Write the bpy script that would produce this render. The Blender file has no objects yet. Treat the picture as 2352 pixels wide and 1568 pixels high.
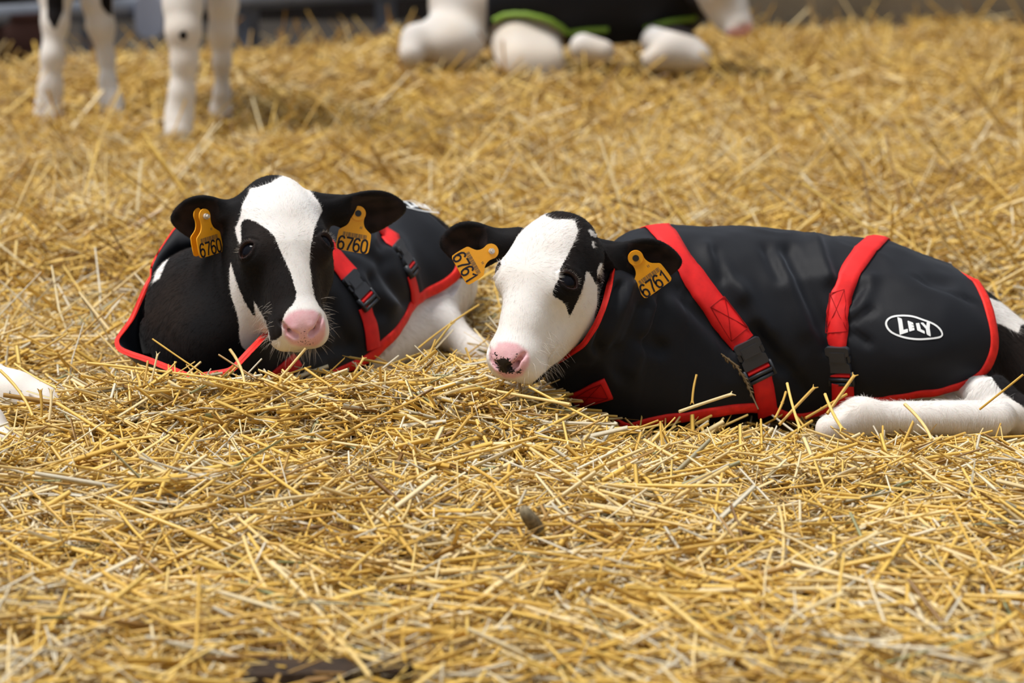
import bpy, math, random
import numpy as np
from mathutils import Vector, Matrix
from mathutils.bvhtree import BVHTree
from mathutils.geometry import delaunay_2d_cdt

SKIP = ()          # pieces left out for quick looks only
HAIR = True
CROP = None

# ------------------------------------------------------------------ camera, world, light, exposure
scene = bpy.context.scene
col = scene.collection
FPX = 5553.0                                   # focal length in pixels of the 2352 px wide frame
PITCH = math.atan2(1124.0, FPX)                # camera looks down 11.4 degrees
CAM = np.array([0.0, 0.0, 0.80])
c_r = np.array([1.0, 0, 0]); c_f = np.array([0, math.cos(PITCH), -math.sin(PITCH)]); c_u = np.array([0, math.sin(PITCH), math.cos(PITCH)])
cd = bpy.data.cameras.new('camera'); cam = bpy.data.objects.new('camera', cd); col.objects.link(cam)
cam.location = CAM; cam.rotation_euler = (math.pi / 2 - PITCH, 0, 0)
cd.sensor_width = 36.0; cd.lens = FPX * 36.0 / 2352.0; cd.clip_start = 0.1; cd.clip_end = 100
cd.dof.use_dof = True; cd.dof.focus_distance = 3.25; cd.dof.aperture_fstop = 4.5; cd.dof.aperture_blades = 9
if CROP:
    x0, y0, x1, y1 = CROP; k = 2352.0 / (x1 - x0)
    cd.lens *= k; cd.shift_x = ((x0 + x1) / 2 - 1176) / (x1 - x0); cd.shift_y = -((y0 + y1) / 2 - 784) / (x1 - x0)
    cd.dof.aperture_fstop *= k
scene.camera = cam

world = bpy.data.worlds.new('World'); scene.world = world; world.use_nodes = True
wn = world.node_tree.nodes; wl = world.node_tree.links
bg = wn['Background']
tc = wn.new('ShaderNodeTexCoord'); sp = wn.new('ShaderNodeSeparateXYZ'); rp = wn.new('ShaderNodeValToRGB')
wl.new(tc.outputs['Generated'], sp.inputs[0]); wl.new(sp.outputs['Z'], rp.inputs['Fac']); wl.new(rp.outputs['Color'], bg.inputs['Color'])
rp.color_ramp.elements[0].position = 0.0; rp.color_ramp.elements[0].color = (0.40, 0.42, 0.46, 1)
rp.color_ramp.elements[1].position = 0.75; rp.color_ramp.elements[1].color = (0.93, 0.97, 1.0, 1)
bg.inputs['Strength'].default_value = 0.62

sd = bpy.data.lights.new('sun', 'SUN'); sun = bpy.data.objects.new('sun', sd); col.objects.link(sun)
sd.energy = 4.15; sd.angle = math.radians(22); sd.color = (1.0, 0.965, 0.91)
SUN_DIR = Vector((0.42, 0.10, -1.0))           # soft daylight through the roof and the open front of the barn
sun.rotation_euler = SUN_DIR.to_track_quat('-Z', 'Y').to_euler(); sun.location = (-2, -2, 5)

vs = scene.view_settings
vs.view_transform = 'Standard'; vs.look = 'None'; vs.exposure = 0.0; vs.gamma = 1.0; vs.use_curve_mapping = False
scene.render.film_transparent = False

# ------------------------------------------------------------------ small helpers
def V(*a): return np.array(a, float)
def nrm(v):
    v = np.asarray(v, float); return v / np.maximum(np.linalg.norm(v, axis=-1, keepdims=True), 1e-12)
def at(px, py, D):
    """point seen at a pixel of the photograph, on the vertical plane y = D"""
    d = c_f + (px - 1176) / FPX * c_r - (py - 784) / FPX * c_u
    return CAM + d * (D / d[1])
def rayd(px, py):
    return nrm(c_f + (px - 1176) / FPX * c_r - (py - 784) / FPX * c_u)
def proj(P):
    v = np.asarray(P) - CAM
    z = v @ c_f
    return 1176 + FPX * (v @ c_r) / z, 784 - FPX * (v @ c_u) / z

def tag(o, label=None, cat=None, group=None, kind=None):
    if label: o['label'] = label
    if cat: o['category'] = cat
    if group: o['group'] = group
    if kind: o['kind'] = kind
    return o
def empty(name, loc=(0, 0, 0), label=None, cat=None, group=None, kind=None):
    o = bpy.data.objects.new(name, None); col.objects.link(o); o.location = loc; o.empty_display_size = 0.05
    return tag(o, label, cat, group, kind)
def link_mesh(name, me, mat, parent=None, smooth=True):
    if mat is not None: me.materials.append(mat)
    if smooth: me.polygons.foreach_set('use_smooth', np.ones(len(me.polygons), bool))
    o = bpy.data.objects.new(name, me); col.objects.link(o)
    if parent is not None:
        o.parent = parent
        t = Vector((0, 0, 0)); q = parent
        while q is not None: t = t + q.location; q = q.parent
        o.location = -t                         # vertices are in world coordinates
    return o
def mesh_np(name, verts, faces, mat, parent=None, smooth=True):
    """faces: list of (k, n) integer arrays, one per polygon size"""
    if isinstance(faces, np.ndarray): faces = [faces]
    verts = np.asarray(verts, np.float32)
    me = bpy.data.meshes.new(name)
    me.vertices.add(len(verts)); me.vertices.foreach_set('co', verts.ravel())
    nl = sum(f.size for f in faces); nf = sum(len(f) for f in faces)
    me.loops.add(nl); me.polygons.add(nf)
    me.loops.foreach_set('vertex_index', np.concatenate([f.ravel() for f in faces]).astype(np.int32))
    st = []; c = 0
    for f in faces:
        st.append(c + np.arange(len(f)) * f.shape[1]); c += f.size
    me.polygons.foreach_set('loop_start', np.concatenate(st).astype(np.int32))
    me.update(calc_edges=True)
    return link_mesh(name, me, mat, parent, smooth)
def fattr(o, name, vals):
    a = o.data.attributes.new(name, 'FLOAT', 'POINT'); a.data.foreach_set('value', np.asarray(vals, np.float32))

class MB:
    """collects loose pieces into one mesh"""
    def __init__(s): s.v = []; s.f = {}; s.n = 0
    def add(s, v, *faces):
        for f in faces:
            f = np.asarray(f, int); s.f.setdefault(f.shape[1], []).append(f + s.n)
        s.v.append(np.asarray(v, float)); s.n += len(v)
    def box(s, c, ex, ey, ez):
        c, ex, ey, ez = map(np.asarray, (c, ex, ey, ez))
        v = [c + a * ex + b * ey + d * ez for a in (-1, 1) for b in (-1, 1) for d in (-1, 1)]
        s.add(v, [[0, 1, 3, 2], [4, 6, 7, 5], [0, 4, 5, 1], [2, 3, 7, 6], [0, 2, 6, 4], [1, 5, 7, 3]])
    def prism(s, pts, h0, h1, O, ex, ey, ez, ccw=True):
        """polygon pts (2-D) extruded from h0 to h1 along ez"""
        n = len(pts); O, ex, ey, ez = map(np.asarray, (O, ex, ey, ez))
        a = [O + p[0] * ex + p[1] * ey + h0 * ez for p in pts]; b = [O + p[0] * ex + p[1] * ey + h1 * ez for p in pts]
        i = np.arange(n); j = (i + 1) % n
        s.add(a + b, np.stack([i, j, j + n, i + n], 1))
        tri = delaunay_2d_cdt([Vector((p[0], p[1])) for p in pts], [], [list(range(n))], 1, 1e-7)
        vv, ff = tri[0], tri[2]
        top = [O + p[0] * ex + p[1] * ey + h1 * ez for p in vv]; bot = [O + p[0] * ex + p[1] * ey + h0 * ez for p in vv]
        if len(ff):
            f = np.array([list(q) for q in ff]); s.add(top, f); s.add(bot, f[:, ::-1])
    def tube(s, P, R, sides=6, caps=True):
        P = np.asarray(P, float); n = len(P); R = np.broadcast_to(R, (n,))
        T = nrm(np.gradient(P, axis=0)); up = V(0.1, 0.2, 0.97); A = nrm(np.cross(T, up)); B = np.cross(T, A)
        th = np.arange(sides) * 2 * math.pi / sides
        v = (P[:, None] + R[:, None, None] * (np.cos(th)[None, :, None] * A[:, None] + np.sin(th)[None, :, None] * B[:, None])).reshape(-1, 3)
        i, j = np.meshgrid(np.arange(n - 1), np.arange(sides), indexing='ij'); j2 = (j + 1) % sides
        f = np.stack([i * sides + j, i * sides + j2, (i + 1) * sides + j2, (i + 1) * sides + j], -1).reshape(-1, 4)
        s.add(v, f)
        if caps: s.add(v[:sides], [list(range(sides))[::-1]]); s.add(v[-sides:], [list(range(sides))])
    def build(s, name, mat, parent=None, smooth=False):
        return mesh_np(name, np.concatenate(s.v), [np.concatenate(x) for x in s.f.values()], mat, parent, smooth)

def hash3(ix, iy, iz, seed=0):
    n = (ix.astype(np.int64) * 374761393 + iy.astype(np.int64) * 668265263 + iz.astype(np.int64) * 2147483647 + seed * 974634777) & 0xFFFFFFFF
    n = ((n ^ (n >> 13)) * 1274126177) & 0xFFFFFFFF
    return ((n ^ (n >> 16)) & 0xFFFFFF) / float(0xFFFFFF)
def noise(P, scale, seed=0):
    """smooth value noise in -1..1"""
    q = np.asarray(P, float) / scale; i = np.floor(q).astype(np.int64); f = q - i; f = f * f * (3 - 2 * f)
    if q.shape[-1] == 2:
        q = np.concatenate([q, np.zeros(q.shape[:-1] + (1,))], -1); i = np.floor(q).astype(np.int64); f = q - i; f = f * f * (3 - 2 * f)
    r = 0
    for a in (0, 1):
        for b in (0, 1):
            for c in (0, 1):
                w = (f[..., 0] if a else 1 - f[..., 0]) * (f[..., 1] if b else 1 - f[..., 1]) * (f[..., 2] if c else 1 - f[..., 2])
                r = r + w * hash3(i[..., 0] + a, i[..., 1] + b, i[..., 2] + c, seed)
    return 2 * r - 1
def poly_sd(x, y, pts):
    """signed distance (negative inside) of points to a polygon"""
    P = np.array(pts, float); Q = np.roll(P, -1, 0)
    d = np.full(x.shape, 1e18); ins = np.zeros(x.shape, bool)
    for (ax, ay), (bx, by) in zip(P, Q):
        ex, ey = bx - ax, by - ay; wx, wy = x - ax, y - ay
        t = np.clip((wx * ex + wy * ey) / (ex * ex + ey * ey + 1e-12), 0, 1)
        d = np.minimum(d, (wx - ex * t) ** 2 + (wy - ey * t) ** 2)
        c = ((ay > y) != (by > y)) & (x < (bx - ax) * (y - ay) / ((by - ay) if by != ay else 1e-12) + ax)
        ins ^= c
    d = np.sqrt(d)
    return np.where(ins, -d, d)
def smooth_poly(pts, it=2, closed=True):
    P = np.array(pts, float)
    for _ in range(it):                          # Chaikin corner cutting
        if closed:
            Q = np.roll(P, -1, 0); P = np.stack([P * .75 + Q * .25, P * .25 + Q * .75], 1).reshape(-1, P.shape[1])
        else:
            A, B = P[:-1], P[1:]; M = np.stack([A * .75 + B * .25, A * .25 + B * .75], 1).reshape(-1, P.shape[1])
            P = np.concatenate([P[:1], M, P[-1:]])
    return P
def resample(P, n):
    P = np.asarray(P, float); s = np.concatenate([[0], np.cumsum(np.linalg.norm(np.diff(P, axis=0), axis=1))])
    u = np.linspace(0, s[-1], n); return np.stack([np.interp(u, s, P[:, k]) for k in range(P.shape[1])], 1)

# ------------------------------------------------------------------ signed distance bodies
def s_ell(p, c, r, R=None):
    q = p - c
    if R is not None: q = q @ R
    r = np.asarray(r, float)
    k0 = np.sqrt(((q / r) ** 2).sum(-1)); k1 = np.sqrt(((q / (r * r)) ** 2).sum(-1)) + 1e-9
    return k0 * (k0 - 1) / k1
def s_cap(p, a, b, ra, rb, sq=None):
    """tapered capsule; sq = (axis, factor) squashes it along an axis"""
    q = p - a; ba = b - a
    if sq is not None:
        ax, k = sq; ax = nrm(ax)
        q = q + ((q @ ax) * (1 / k - 1))[:, None] * ax; ba = ba + (ba @ ax) * (1 / k - 1) * ax
    h = np.clip((q @ ba) / (ba @ ba), 0, 1)
    d = np.linalg.norm(q - h[:, None] * ba, axis=1) - (ra + (rb - ra) * h)
    return d
def smin(a, b, k):
    h = np.maximum(k - np.abs(a - b), 0) / k
    return np.minimum(a, b) - h * h * k * 0.25
def smax(a, b, k): return -smin(-a, -b, k)

def axis_coords(lo, hi, flo, fhi, hf, hc):
    """grid line positions: spacing hf inside (flo, fhi), hc elsewhere"""
    c = [np.arange(flo, fhi + hf, hf)]
    if lo < flo: c.insert(0, np.arange(flo - hc, lo - hc, -hc)[::-1])
    if hi > fhi: c.append(np.arange(c[-1][-1] + hc, hi + hc, hc))
    return np.concatenate(c)
def mesh_sdf(f, X, Y, Z, B=6):
    n = [len(X), len(Y), len(Z)]
    nb = [-(-k // B) for k in n]
    def mid(C): return np.array([(C[i] + C[min(i + B, len(C) - 1)]) / 2 for i in range(0, len(C), B)]), np.array([(C[min(i + B, len(C) - 1)] - C[i]) / 2 + 1e-4 for i in range(0, len(C), B)])
    mx, hx = mid(X); my, hy = mid(Y); mz, hz = mid(Z)
    G = np.stack(np.meshgrid(mx, my, mz, indexing='ij'), -1).reshape(-1, 3)
    H = np.sqrt(sum(h ** 2 for h in np.meshgrid(hx, hy, hz, indexing='ij'))).ravel()
    d = f(G); act = np.abs(d) < H * 1.35 + 0.004
    sgn = np.repeat(np.repeat(np.repeat((d < 0).reshape(nb), B, 0), B, 1), B, 2)[:n[0], :n[1], :n[2]]
    val = np.where(sgn, -1.0, 1.0).astype(np.float32)
    bi = np.argwhere(act.reshape(nb)) * B
    o = np.stack(np.meshgrid(*[np.arange(B)] * 3, indexing='ij'), -1).reshape(-1, 3)
    I = (bi[:, None] + o).reshape(-1, 3); I = I[(I[:, 0] < n[0]) & (I[:, 1] < n[1]) & (I[:, 2] < n[2])]
    P = np.stack([X[I[:, 0]], Y[I[:, 1]], Z[I[:, 2]]], 1)
    out = np.empty(len(P), np.float32)
    for s in range(0, len(P), 400000): out[s:s + 400000] = f(P[s:s + 400000])
    val[I[:, 0], I[:, 1], I[:, 2]] = out
    S = val < 0
    cnt = np.zeros([k - 1 for k in n], np.uint8)
    for a in (0, 1):
        for b in (0, 1):
            for c in (0, 1): cnt += S[a:n[0] - 1 + a, b:n[1] - 1 + b, c:n[2] - 1 + c]
    cell = np.argwhere((cnt > 0) & (cnt < 8))
    cid = np.full(cnt.shape, -1, np.int32); cid[cell[:, 0], cell[:, 1], cell[:, 2]] = np.arange(len(cell))
    acc = np.zeros((len(cell), 3)); w = np.zeros(len(cell))
    cor = [(a, b, c) for a in (0, 1) for b in (0, 1) for c in (0, 1)]
    cv = {k: val[cell[:, 0] + k[0], cell[:, 1] + k[1], cell[:, 2] + k[2]].astype(float) for k in cor}
    for k in cor:
        for ax in range(3):
            if k[ax] == 0:
                k2 = list(k); k2[ax] = 1; k2 = tuple(k2)
                va, vb = cv[k], cv[k2]; m = (va < 0) != (vb < 0); t = np.where(m, va / np.where(m, va - vb, 1), 0)
                pos = np.tile(np.array(k, float), (len(cell), 1)); pos[:, ax] = t
                acc[m] += pos[m]; w[m] += 1
    fr = acc / w[:, None]
    out = []
    for ax, C in enumerate((X, Y, Z)):
        i = cell[:, ax]; out.append(C[i] + (C[i + 1] - C[i]) * fr[:, ax])
    verts = np.stack(out, 1)
    quads = []
    for ax in range(3):
        u, v = (ax + 1) % 3, (ax + 2) % 3
        sl0 = [slice(None)] * 3; sl1 = [slice(None)] * 3
        sl0[ax] = slice(0, n[ax] - 1); sl1[ax] = slice(1, n[ax])
        for q in (u, v): sl0[q] = sl1[q] = slice(1, n[q] - 1)
        A = S[tuple(sl0)]; Bq = S[tuple(sl1)]
        E = np.argwhere(A != Bq); flip = A[E[:, 0], E[:, 1], E[:, 2]]
        E = E.copy(); E[:, u] += 1; E[:, v] += 1
        def cc(du, dv):
            q = E.copy(); q[:, u] += du; q[:, v] += dv; return cid[q[:, 0], q[:, 1], q[:, 2]]
        Q = np.stack([cc(-1, -1), cc(0, -1), cc(0, 0), cc(-1, 0)], 1)
        Q[~flip] = Q[~flip][:, ::-1]
        quads.append(Q)
    Q = np.concatenate(quads); Q = Q[(Q >= 0).all(1)]
    return verts, Q
def grad(f, P, e=0.0012):
    g = np.empty_like(P)
    for k in range(3):
        d = np.zeros(3); d[k] = e; g[:, k] = f(P + d) - f(P - d)
    return g / (2 * e)
def relax(f, V_, lim=0.003):
    for _ in range(2):
        g = grad(f, V_); d = f(V_); V_ = V_ - np.clip(d / np.maximum((g ** 2).sum(1), .25), -lim, lim)[:, None] * g
    return V_, nrm(grad(f, V_))

# ------------------------------------------------------------------ materials
def new_mat(name):
    m = bpy.data.materials.new(name); m.use_nodes = True
    nt = m.node_tree; b = nt.nodes['Principled BSDF']
    return m, nt, b
def N(nt, typ, **kw):
    n = nt.nodes.new(typ)
    for k, v in kw.items():
        if k.startswith('i_'):
            key = k[2:]; key = int(key) if key.isdigit() else key.replace('_', ' ')
            n.inputs[key].default_value = v
        else: setattr(n, k, v)
    return n
def mixc(nt, fac, a, b, blend='MIX'):
    n = nt.nodes.new('ShaderNodeMix'); n.data_type = 'RGBA'; n.blend_type = blend
    for s, v in ((n.inputs[0], fac), (n.inputs[6], a), (n.inputs[7], b)):
        if isinstance(v, bpy.types.NodeSocket): nt.links.new(v, s)
        else: s.default_value = v if not isinstance(v, tuple) or len(v) == 4 else v + (1,)
    return n.outputs[2]
def math_n(nt, op, a, b=None, c=None, clamp=False):
    n = nt.nodes.new('ShaderNodeMath'); n.operation = op; n.use_clamp = clamp
    for s, v in zip(n.inputs, (a, b, c)):
        if v is None: continue
        if isinstance(v, bpy.types.NodeSocket): nt.links.new(v, s)
        else: s.default_value = v
    return n.outputs[0]
def mapr(nt, v, a, b, c=0.0, d=1.0, smooth=False):
    n = nt.nodes.new('ShaderNodeMapRange'); n.interpolation_type = 'SMOOTHSTEP' if smooth else 'LINEAR'
    nt.links.new(v, n.inputs[0])
    for k, x in zip((1, 2, 3, 4), (a, b, c, d)): n.inputs[k].default_value = x
    return n.outputs[0]
def noise_n(nt, scale, detail=3, rough=0.6, vec=None, dist=0.0):
    n = nt.nodes.new('ShaderNodeTexNoise'); n.inputs['Scale'].default_value = scale
    n.inputs['Detail'].default_value = detail; n.inputs['Roughness'].default_value = rough; n.inputs['Distortion'].default_value = dist
    if vec is None:
        t = nt.nodes.new('ShaderNodeTexCoord'); vec = t.outputs['Object']
    nt.links.new(vec, n.inputs['Vector']); return n.outputs['Fac']
def attr_n(nt, name):
    n = nt.nodes.new('ShaderNodeAttribute'); n.attribute_name = name; return n.outputs['Fac']
def bump(nt, b, h, strength=0.3, dist=0.002):
    n = nt.nodes.new('ShaderNodeBump'); n.inputs['Strength'].default_value = strength; n.inputs['Distance'].default_value = dist
    nt.links.new(h, n.inputs['Height']); nt.links.new(n.outputs[0], b.inputs['Normal'])

WHITE_FUR = (0.80, 0.775, 0.76); CREAM_FUR = (0.70, 0.60, 0.49); BLACK_FUR = (0.0055, 0.005, 0.006); BROWN_FUR = (0.015, 0.0085, 0.006)
def hide_material():
    m, nt, b = new_mat('calf_hide')
    blk = attr_n(nt, 'blk')
    n1 = noise_n(nt, 420, 3, 0.7); n2 = noise_n(nt, 45, 4, 0.6); n3 = noise_n(nt, 9, 2, 0.5)
    e = math_n(nt, 'ADD', blk, math_n(nt, 'MULTIPLY', math_n(nt, 'SUBTRACT', n1, 0.5), 0.006))
    f = mapr(nt, e, -0.0007, 0.0007)
    wh = mixc(nt, mapr(nt, n2, .5, .8), WHITE_FUR, tuple(np.array(WHITE_FUR) * .90))
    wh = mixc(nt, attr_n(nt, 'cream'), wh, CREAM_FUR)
    bk = mixc(nt, mapr(nt, n3, .45, .75), BLACK_FUR, BROWN_FUR)
    c = mixc(nt, f, wh, bk)
    pk = mixc(nt, mapr(nt, n2, .35, .7), (0.79, 0.49, 0.52), (0.70, 0.37, 0.42))
    c = mixc(nt, attr_n(nt, 'pink'), c, pk)
    # dark freckles on the nose leather, denser where 'spot' is high
    vo = N(nt, 'ShaderNodeTexVoronoi', i_Scale=520.0); t = nt.nodes.new('ShaderNodeTexCoord'); nt.links.new(t.outputs['Object'], vo.inputs['Vector'])
    n4 = mapr(nt, noise_n(nt, 330, 3, 0.65), .32, .68)
    s = math_n(nt, 'SUBTRACT', attr_n(nt, 'spot'), math_n(nt, 'ADD', math_n(nt, 'MULTIPLY', vo.outputs['Distance'], 0.20), math_n(nt, 'MULTIPLY', n4, 0.80)))
    s = mapr(nt, s, 0.0, 0.06)
    c = mixc(nt, s, c, (0.022, 0.016, 0.013))
    c = mixc(nt, attr_n(nt, 'skin_shade'), c, (0.040, 0.024, 0.022))  # bare skin, and shade painted on low and far white fur
    nt.links.new(c, b.inputs['Base Color'])
    b.inputs['Sheen Weight'].default_value = 0.03; b.inputs['Sheen Roughness'].default_value = 0.5
    b.inputs['Specular IOR Level'].default_value = 0.12
    b.inputs['Subsurface Weight'].default_value = 0.12; b.inputs['Subsurface Scale'].default_value = 0.006
    nt.links.new(mapr(nt, attr_n(nt, 'pink'), 0, 1, 0.72, 0.40), b.inputs['Roughness'])
    bump(nt, b, math_n(nt, 'ADD', n1, math_n(nt, 'MULTIPLY', n2, 1.5)), 0.25, 0.0012)
    return m
def hair_material():
    m, nt, b = new_mat('calf_hair')
    f = mapr(nt, attr_n(nt, 'blk'), -0.0004, 0.0004)
    wh = mixc(nt, attr_n(nt, 'rnd'), tuple(np.array(WHITE_FUR) * .93), tuple(np.minimum(np.array(WHITE_FUR) * 1.07, 1)))
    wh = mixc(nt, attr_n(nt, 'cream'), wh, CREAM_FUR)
    bk = mixc(nt, math_n(nt, 'MULTIPLY', attr_n(nt, 'rnd'), .5), BLACK_FUR, BROWN_FUR)
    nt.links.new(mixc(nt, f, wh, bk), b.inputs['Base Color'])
    b.inputs['Roughness'].default_value = 0.5; b.inputs['Specular IOR Level'].default_value = 0.22
    return m
def plain(name, c, rough=0.5, spec=0.5, metal=0.0, nb=None, coat=0.0):
    m, nt, b = new_mat(name)
    b.inputs['Roughness'].default_value = rough; b.inputs['Specular IOR Level'].default_value = spec; b.inputs['Metallic'].default_value = metal
    b.inputs['Coat Weight'].default_value = coat
    if nb:
        n1 = noise_n(nt, nb[0], 3, .6)
        cc = mixc(nt, mapr(nt, n1, .3, .7), tuple(np.array(c) * (1 - nb[1])), tuple(np.minimum(np.array(c) * (1 + nb[1]), 1)))
        nt.links.new(cc, b.inputs['Base Color'])
        if len(nb) > 2: bump(nt, b, n1, nb[2], 0.001)
    else: b.inputs['Base Color'].default_value = tuple(c) + (1,)
    return m
M_HIDE = hide_material(); M_HAIR = hair_material()
M_WHISK = plain('whisker', (0.62, 0.55, 0.48), 0.4)
def eye_material():
    m, nt, b = new_mat('eyeball')
    t = nt.nodes.new('ShaderNodeTexCoord'); s = nt.nodes.new('ShaderNodeSeparateXYZ'); nt.links.new(t.outputs['Object'], s.inputs[0])
    # object z looks outward; wide dark pupil in a dark blue brown iris, brown rim
    r = math_n(nt, 'SQRT', math_n(nt, 'ADD', math_n(nt, 'POWER', s.outputs['X'], 2.0), math_n(nt, 'POWER', math_n(nt, 'MULTIPLY', s.outputs['Y'], 1.35), 2.0)))
    c = mixc(nt, mapr(nt, r, .0085, .0098), (0.004, 0.004, 0.007), (0.014, 0.009, 0.008))
    r2 = math_n(nt, 'SQRT', math_n(nt, 'ADD', math_n(nt, 'POWER', s.outputs['X'], 2.0), math_n(nt, 'POWER', s.outputs['Y'], 2.0)))
    c = mixc(nt, mapr(nt, r2, .0118, .0130), c, (0.16, 0.06, 0.045))
    nt.links.new(c, b.inputs['Base Color']); b.inputs['Roughness'].default_value = 0.5; b.inputs['Specular IOR Level'].default_value = 0.0; b.inputs['Coat Weight'].default_value = 0.3; b.inputs['Coat Roughness'].default_value = 0.07
    return m
M_EYE = eye_material()

# ------------------------------------------------------------------ the calf's head
class Head:
    def __init__(s, pos, yaw, pitch, roll, S, ears, dome=1.0):
        s.dome = dome
        y, p, r = map(math.radians, (yaw, pitch, roll))
        B = np.array([[1, 0, 0], [0, 0, -1], [0, 1, 0]], float)        # columns: x lateral, y up the face, z out of the face
        Rp = np.array([[1, 0, 0], [0, math.cos(p), -math.sin(p)], [0, math.sin(p), math.cos(p)]])
        Ry = np.array([[math.cos(y), -math.sin(y), 0], [math.sin(y), math.cos(y), 0], [0, 0, 1]])
        Rr = np.array([[math.cos(r), 0, math.sin(r)], [0, 1, 0], [-math.sin(r), 0, math.cos(r)]])
        Rp = Rp.T                                                       # nose towards the camera, poll back
        s.R = Rr @ Ry @ Rp @ B; s.O = np.asarray(pos, float); s.S = S; s.ears = []
        for e in ears:
            root, tip, open_dir, W = e
            u = tip - root; L = np.linalg.norm(u); u = u / L
            w = nrm(open_dir - (open_dir @ u) * u); v = np.cross(w, u)
            s.ears.append((root, np.stack([u, v, w], 1), L, W))
    def w(s, *a): return s.O + s.R @ (np.array(a, float) * s.S)          # local -> world
    def loc(s, P): return (P - s.O) @ s.R / s.S
    def ear_sdf(s, P, e):
        root, F, L, W = e; q = (P - root) @ F
        # leaf outline: blunt beyond the middle, narrow at the root
        x = q[:, 0] / L
        wid = W * (0.74 + 0.40 * np.sin(np.clip(x, 0, 1) * math.pi * 0.92) + 0.0 * x)
        q2 = q.copy(); q2[:, 1] = q[:, 1] * (W / wid)
        q2[:, 2] = q[:, 2] - 5.0 * q[:, 1] ** 2                          # edges curl forward into a cup
        o = s_ell(q2, V(.50 * L, 0, 0.000), (.54 * L, W * .93, .010))
        i = s_ell(q2, V(.50 * L, 0, 0.0125), (.44 * L, W * .78, .0125))
        d = smax(o, -i, .006)
        t = s_cap(q, V(-.12 * L, 0, -.006), V(.22 * L, 0, -.003), .022, .018)
        return smin(d * .8, t, .014)
    def sdf(s, P):
        p = s.loc(P); px = np.abs(p[:, 0]); q = p.copy(); q[:, 0] = px     # mirrored half
        q[:, 1] = np.where(q[:, 1] > .02, .02 + (q[:, 1] - .02) / s.dome, q[:, 1])
        d = s_ell(q, V(0, .048, -.066), (.0640, .076, .064))
        d = smin(d, s_ell(q, V(0, .107, -.068), (.034, .024, .030)), .03)
        d = smin(d, s_ell(q, V(.0335, .008, -.045), (.0285, .032, .030)), .025)
        d = smin(d, s_cap(q, V(0, .0, -.052), V(0, -.095, -.051), .047, .0315), .02)
        d = smin(d, s_cap(q, V(.026, -.012, -.088), V(.016, -.070, -.078), .036, .023), .025)
        d = smin(d, s_ell(q, V(.028, .030, -.115), (.032, .050, .048)), .04)
        d = smin(d, s_cap(q, V(0, -.02, -.110), V(0, -.100, -.090), .032, .018), .02)
        d = smin(d, s_cap(q, V(.020, .000, -.122), V(.010, -.082, -.097), .034, .020), .03)
        # muzzle: broad ball, two lip lobes, nose leather, chin
        PT = V(0, .785, .62); PN = V(0, -.62, .785); PC = V(0, -.1165, -.0440)
        RP = np.stack([V(1, 0, 0), PT, PN], 1)
        d = smin(d, s_ell(q, V(0, -.106, -.055), (.0395, .033, .035)), .015)
        d = smin(d, s_ell(q, V(.0205, -.115, -.067), (.0215, .021, .023)), .010)
        d = smin(d, s_ell(q, V(0, -.108, -.091), (.026, .022, .013)), .006)
        d = smin(d, s_ell(q, PC, (.0300, .0235, .0150), RP), .008)
        e3 = (q - PC) @ RP
        d = smin(d, s_ell(e3, V(.0255, .001, .0015), (.0075, .013, .010)), .006)          # nostril wings
        nz = s_cap(e3, V(.0105, -.0058, .0150), V(.0180, .0010, .0125), .0040, .0052)
        nz = smin(nz, s_cap(e3, V(.0180, .0010, .0125), V(.0280, .0140, .0070), .0048, .0026), .002)
        nz = smin(nz, s_cap(e3, V(.0120, -.0045, .014), V(.0215, .0065, .0070), .0046, .0034), .002)
        nz = smin(nz, s_cap(e3, V(.0125, -.0035, .017), V(.0175, .0020, .000), .0042, .0030), .003)
        d = smax(d, -nz, .004)
        d = d - .0015 * np.exp(-(((e3[:, 0] - .012) / .006) ** 2 + ((e3[:, 1] - .006) / .006) ** 2)) * (e3[:, 2] > 0)
        # philtrum and mouth line, cheek hollow
        m = (q[:, 1] < -.05)
        d = d + m * .0030 * np.exp(-((q[:, 2] + .0785) / .0020) ** 2) * np.clip((-.07 - q[:, 1]) / .02, 0, 1)
        d = d + .0012 * np.exp(-(px / .0020) ** 2) * np.exp(-((e3[:, 1] + .016) / .010) ** 2) * (e3[:, 2] > 0)
        d = d + .004 * np.exp(-(((q[:, 1] + .050) / .018) ** 2 + ((px - .050) / .012) ** 2 + ((q[:, 2] + .062) / .02) ** 2))
        # eye: lids round a ball, almond opening
        ec, En = s.eye_local()
        lid = s_ell(q, ec, (.0232, .0232, .0232))
        d = smin(d, lid, .012)
        e2 = (q - ec) @ En
        front = e2[:, 2] > 0
        c1 = np.hypot(e2[:, 0], e2[:, 1] + .0082) - .0168; c2 = np.hypot(e2[:, 0], e2[:, 1] - .0072) - .0168
        lens = np.maximum(c1, c2)                                         # almond between two arcs
        d = d - front * .0013 * np.exp(-((lens - .0016) / .0020) ** 2)
        d = d + front * .0014 * np.exp(-((lens - .0060) / .0018) ** 2) * (e2[:, 1] > 0)
        d = d + front * .0008 * np.exp(-((lens - .0058) / .0018) ** 2) * (e2[:, 1] < 0)
        hole = np.maximum(lens, np.abs(e2[:, 2] - .024) - .014)
        d = smax(d, -hole, .0018)
        d = d * s.S
        for e in s.ears: d = smin(d, s.ear_sdf(P, e), .018)
        return d
    def eye_local(s):
        n = nrm(V(.70, .05, .71)); ec = V(.0426, .0035, -.0394)
        t = nrm(np.cross(V(0, 1, 0), n)); u = np.cross(n, t)             # t points outward/back, u up
        a = math.radians(-14); t, u = math.cos(a) * t + math.sin(a) * u, -math.sin(a) * t + math.cos(a) * u
        return ec, np.stack([t, u, n], 1)

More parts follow.
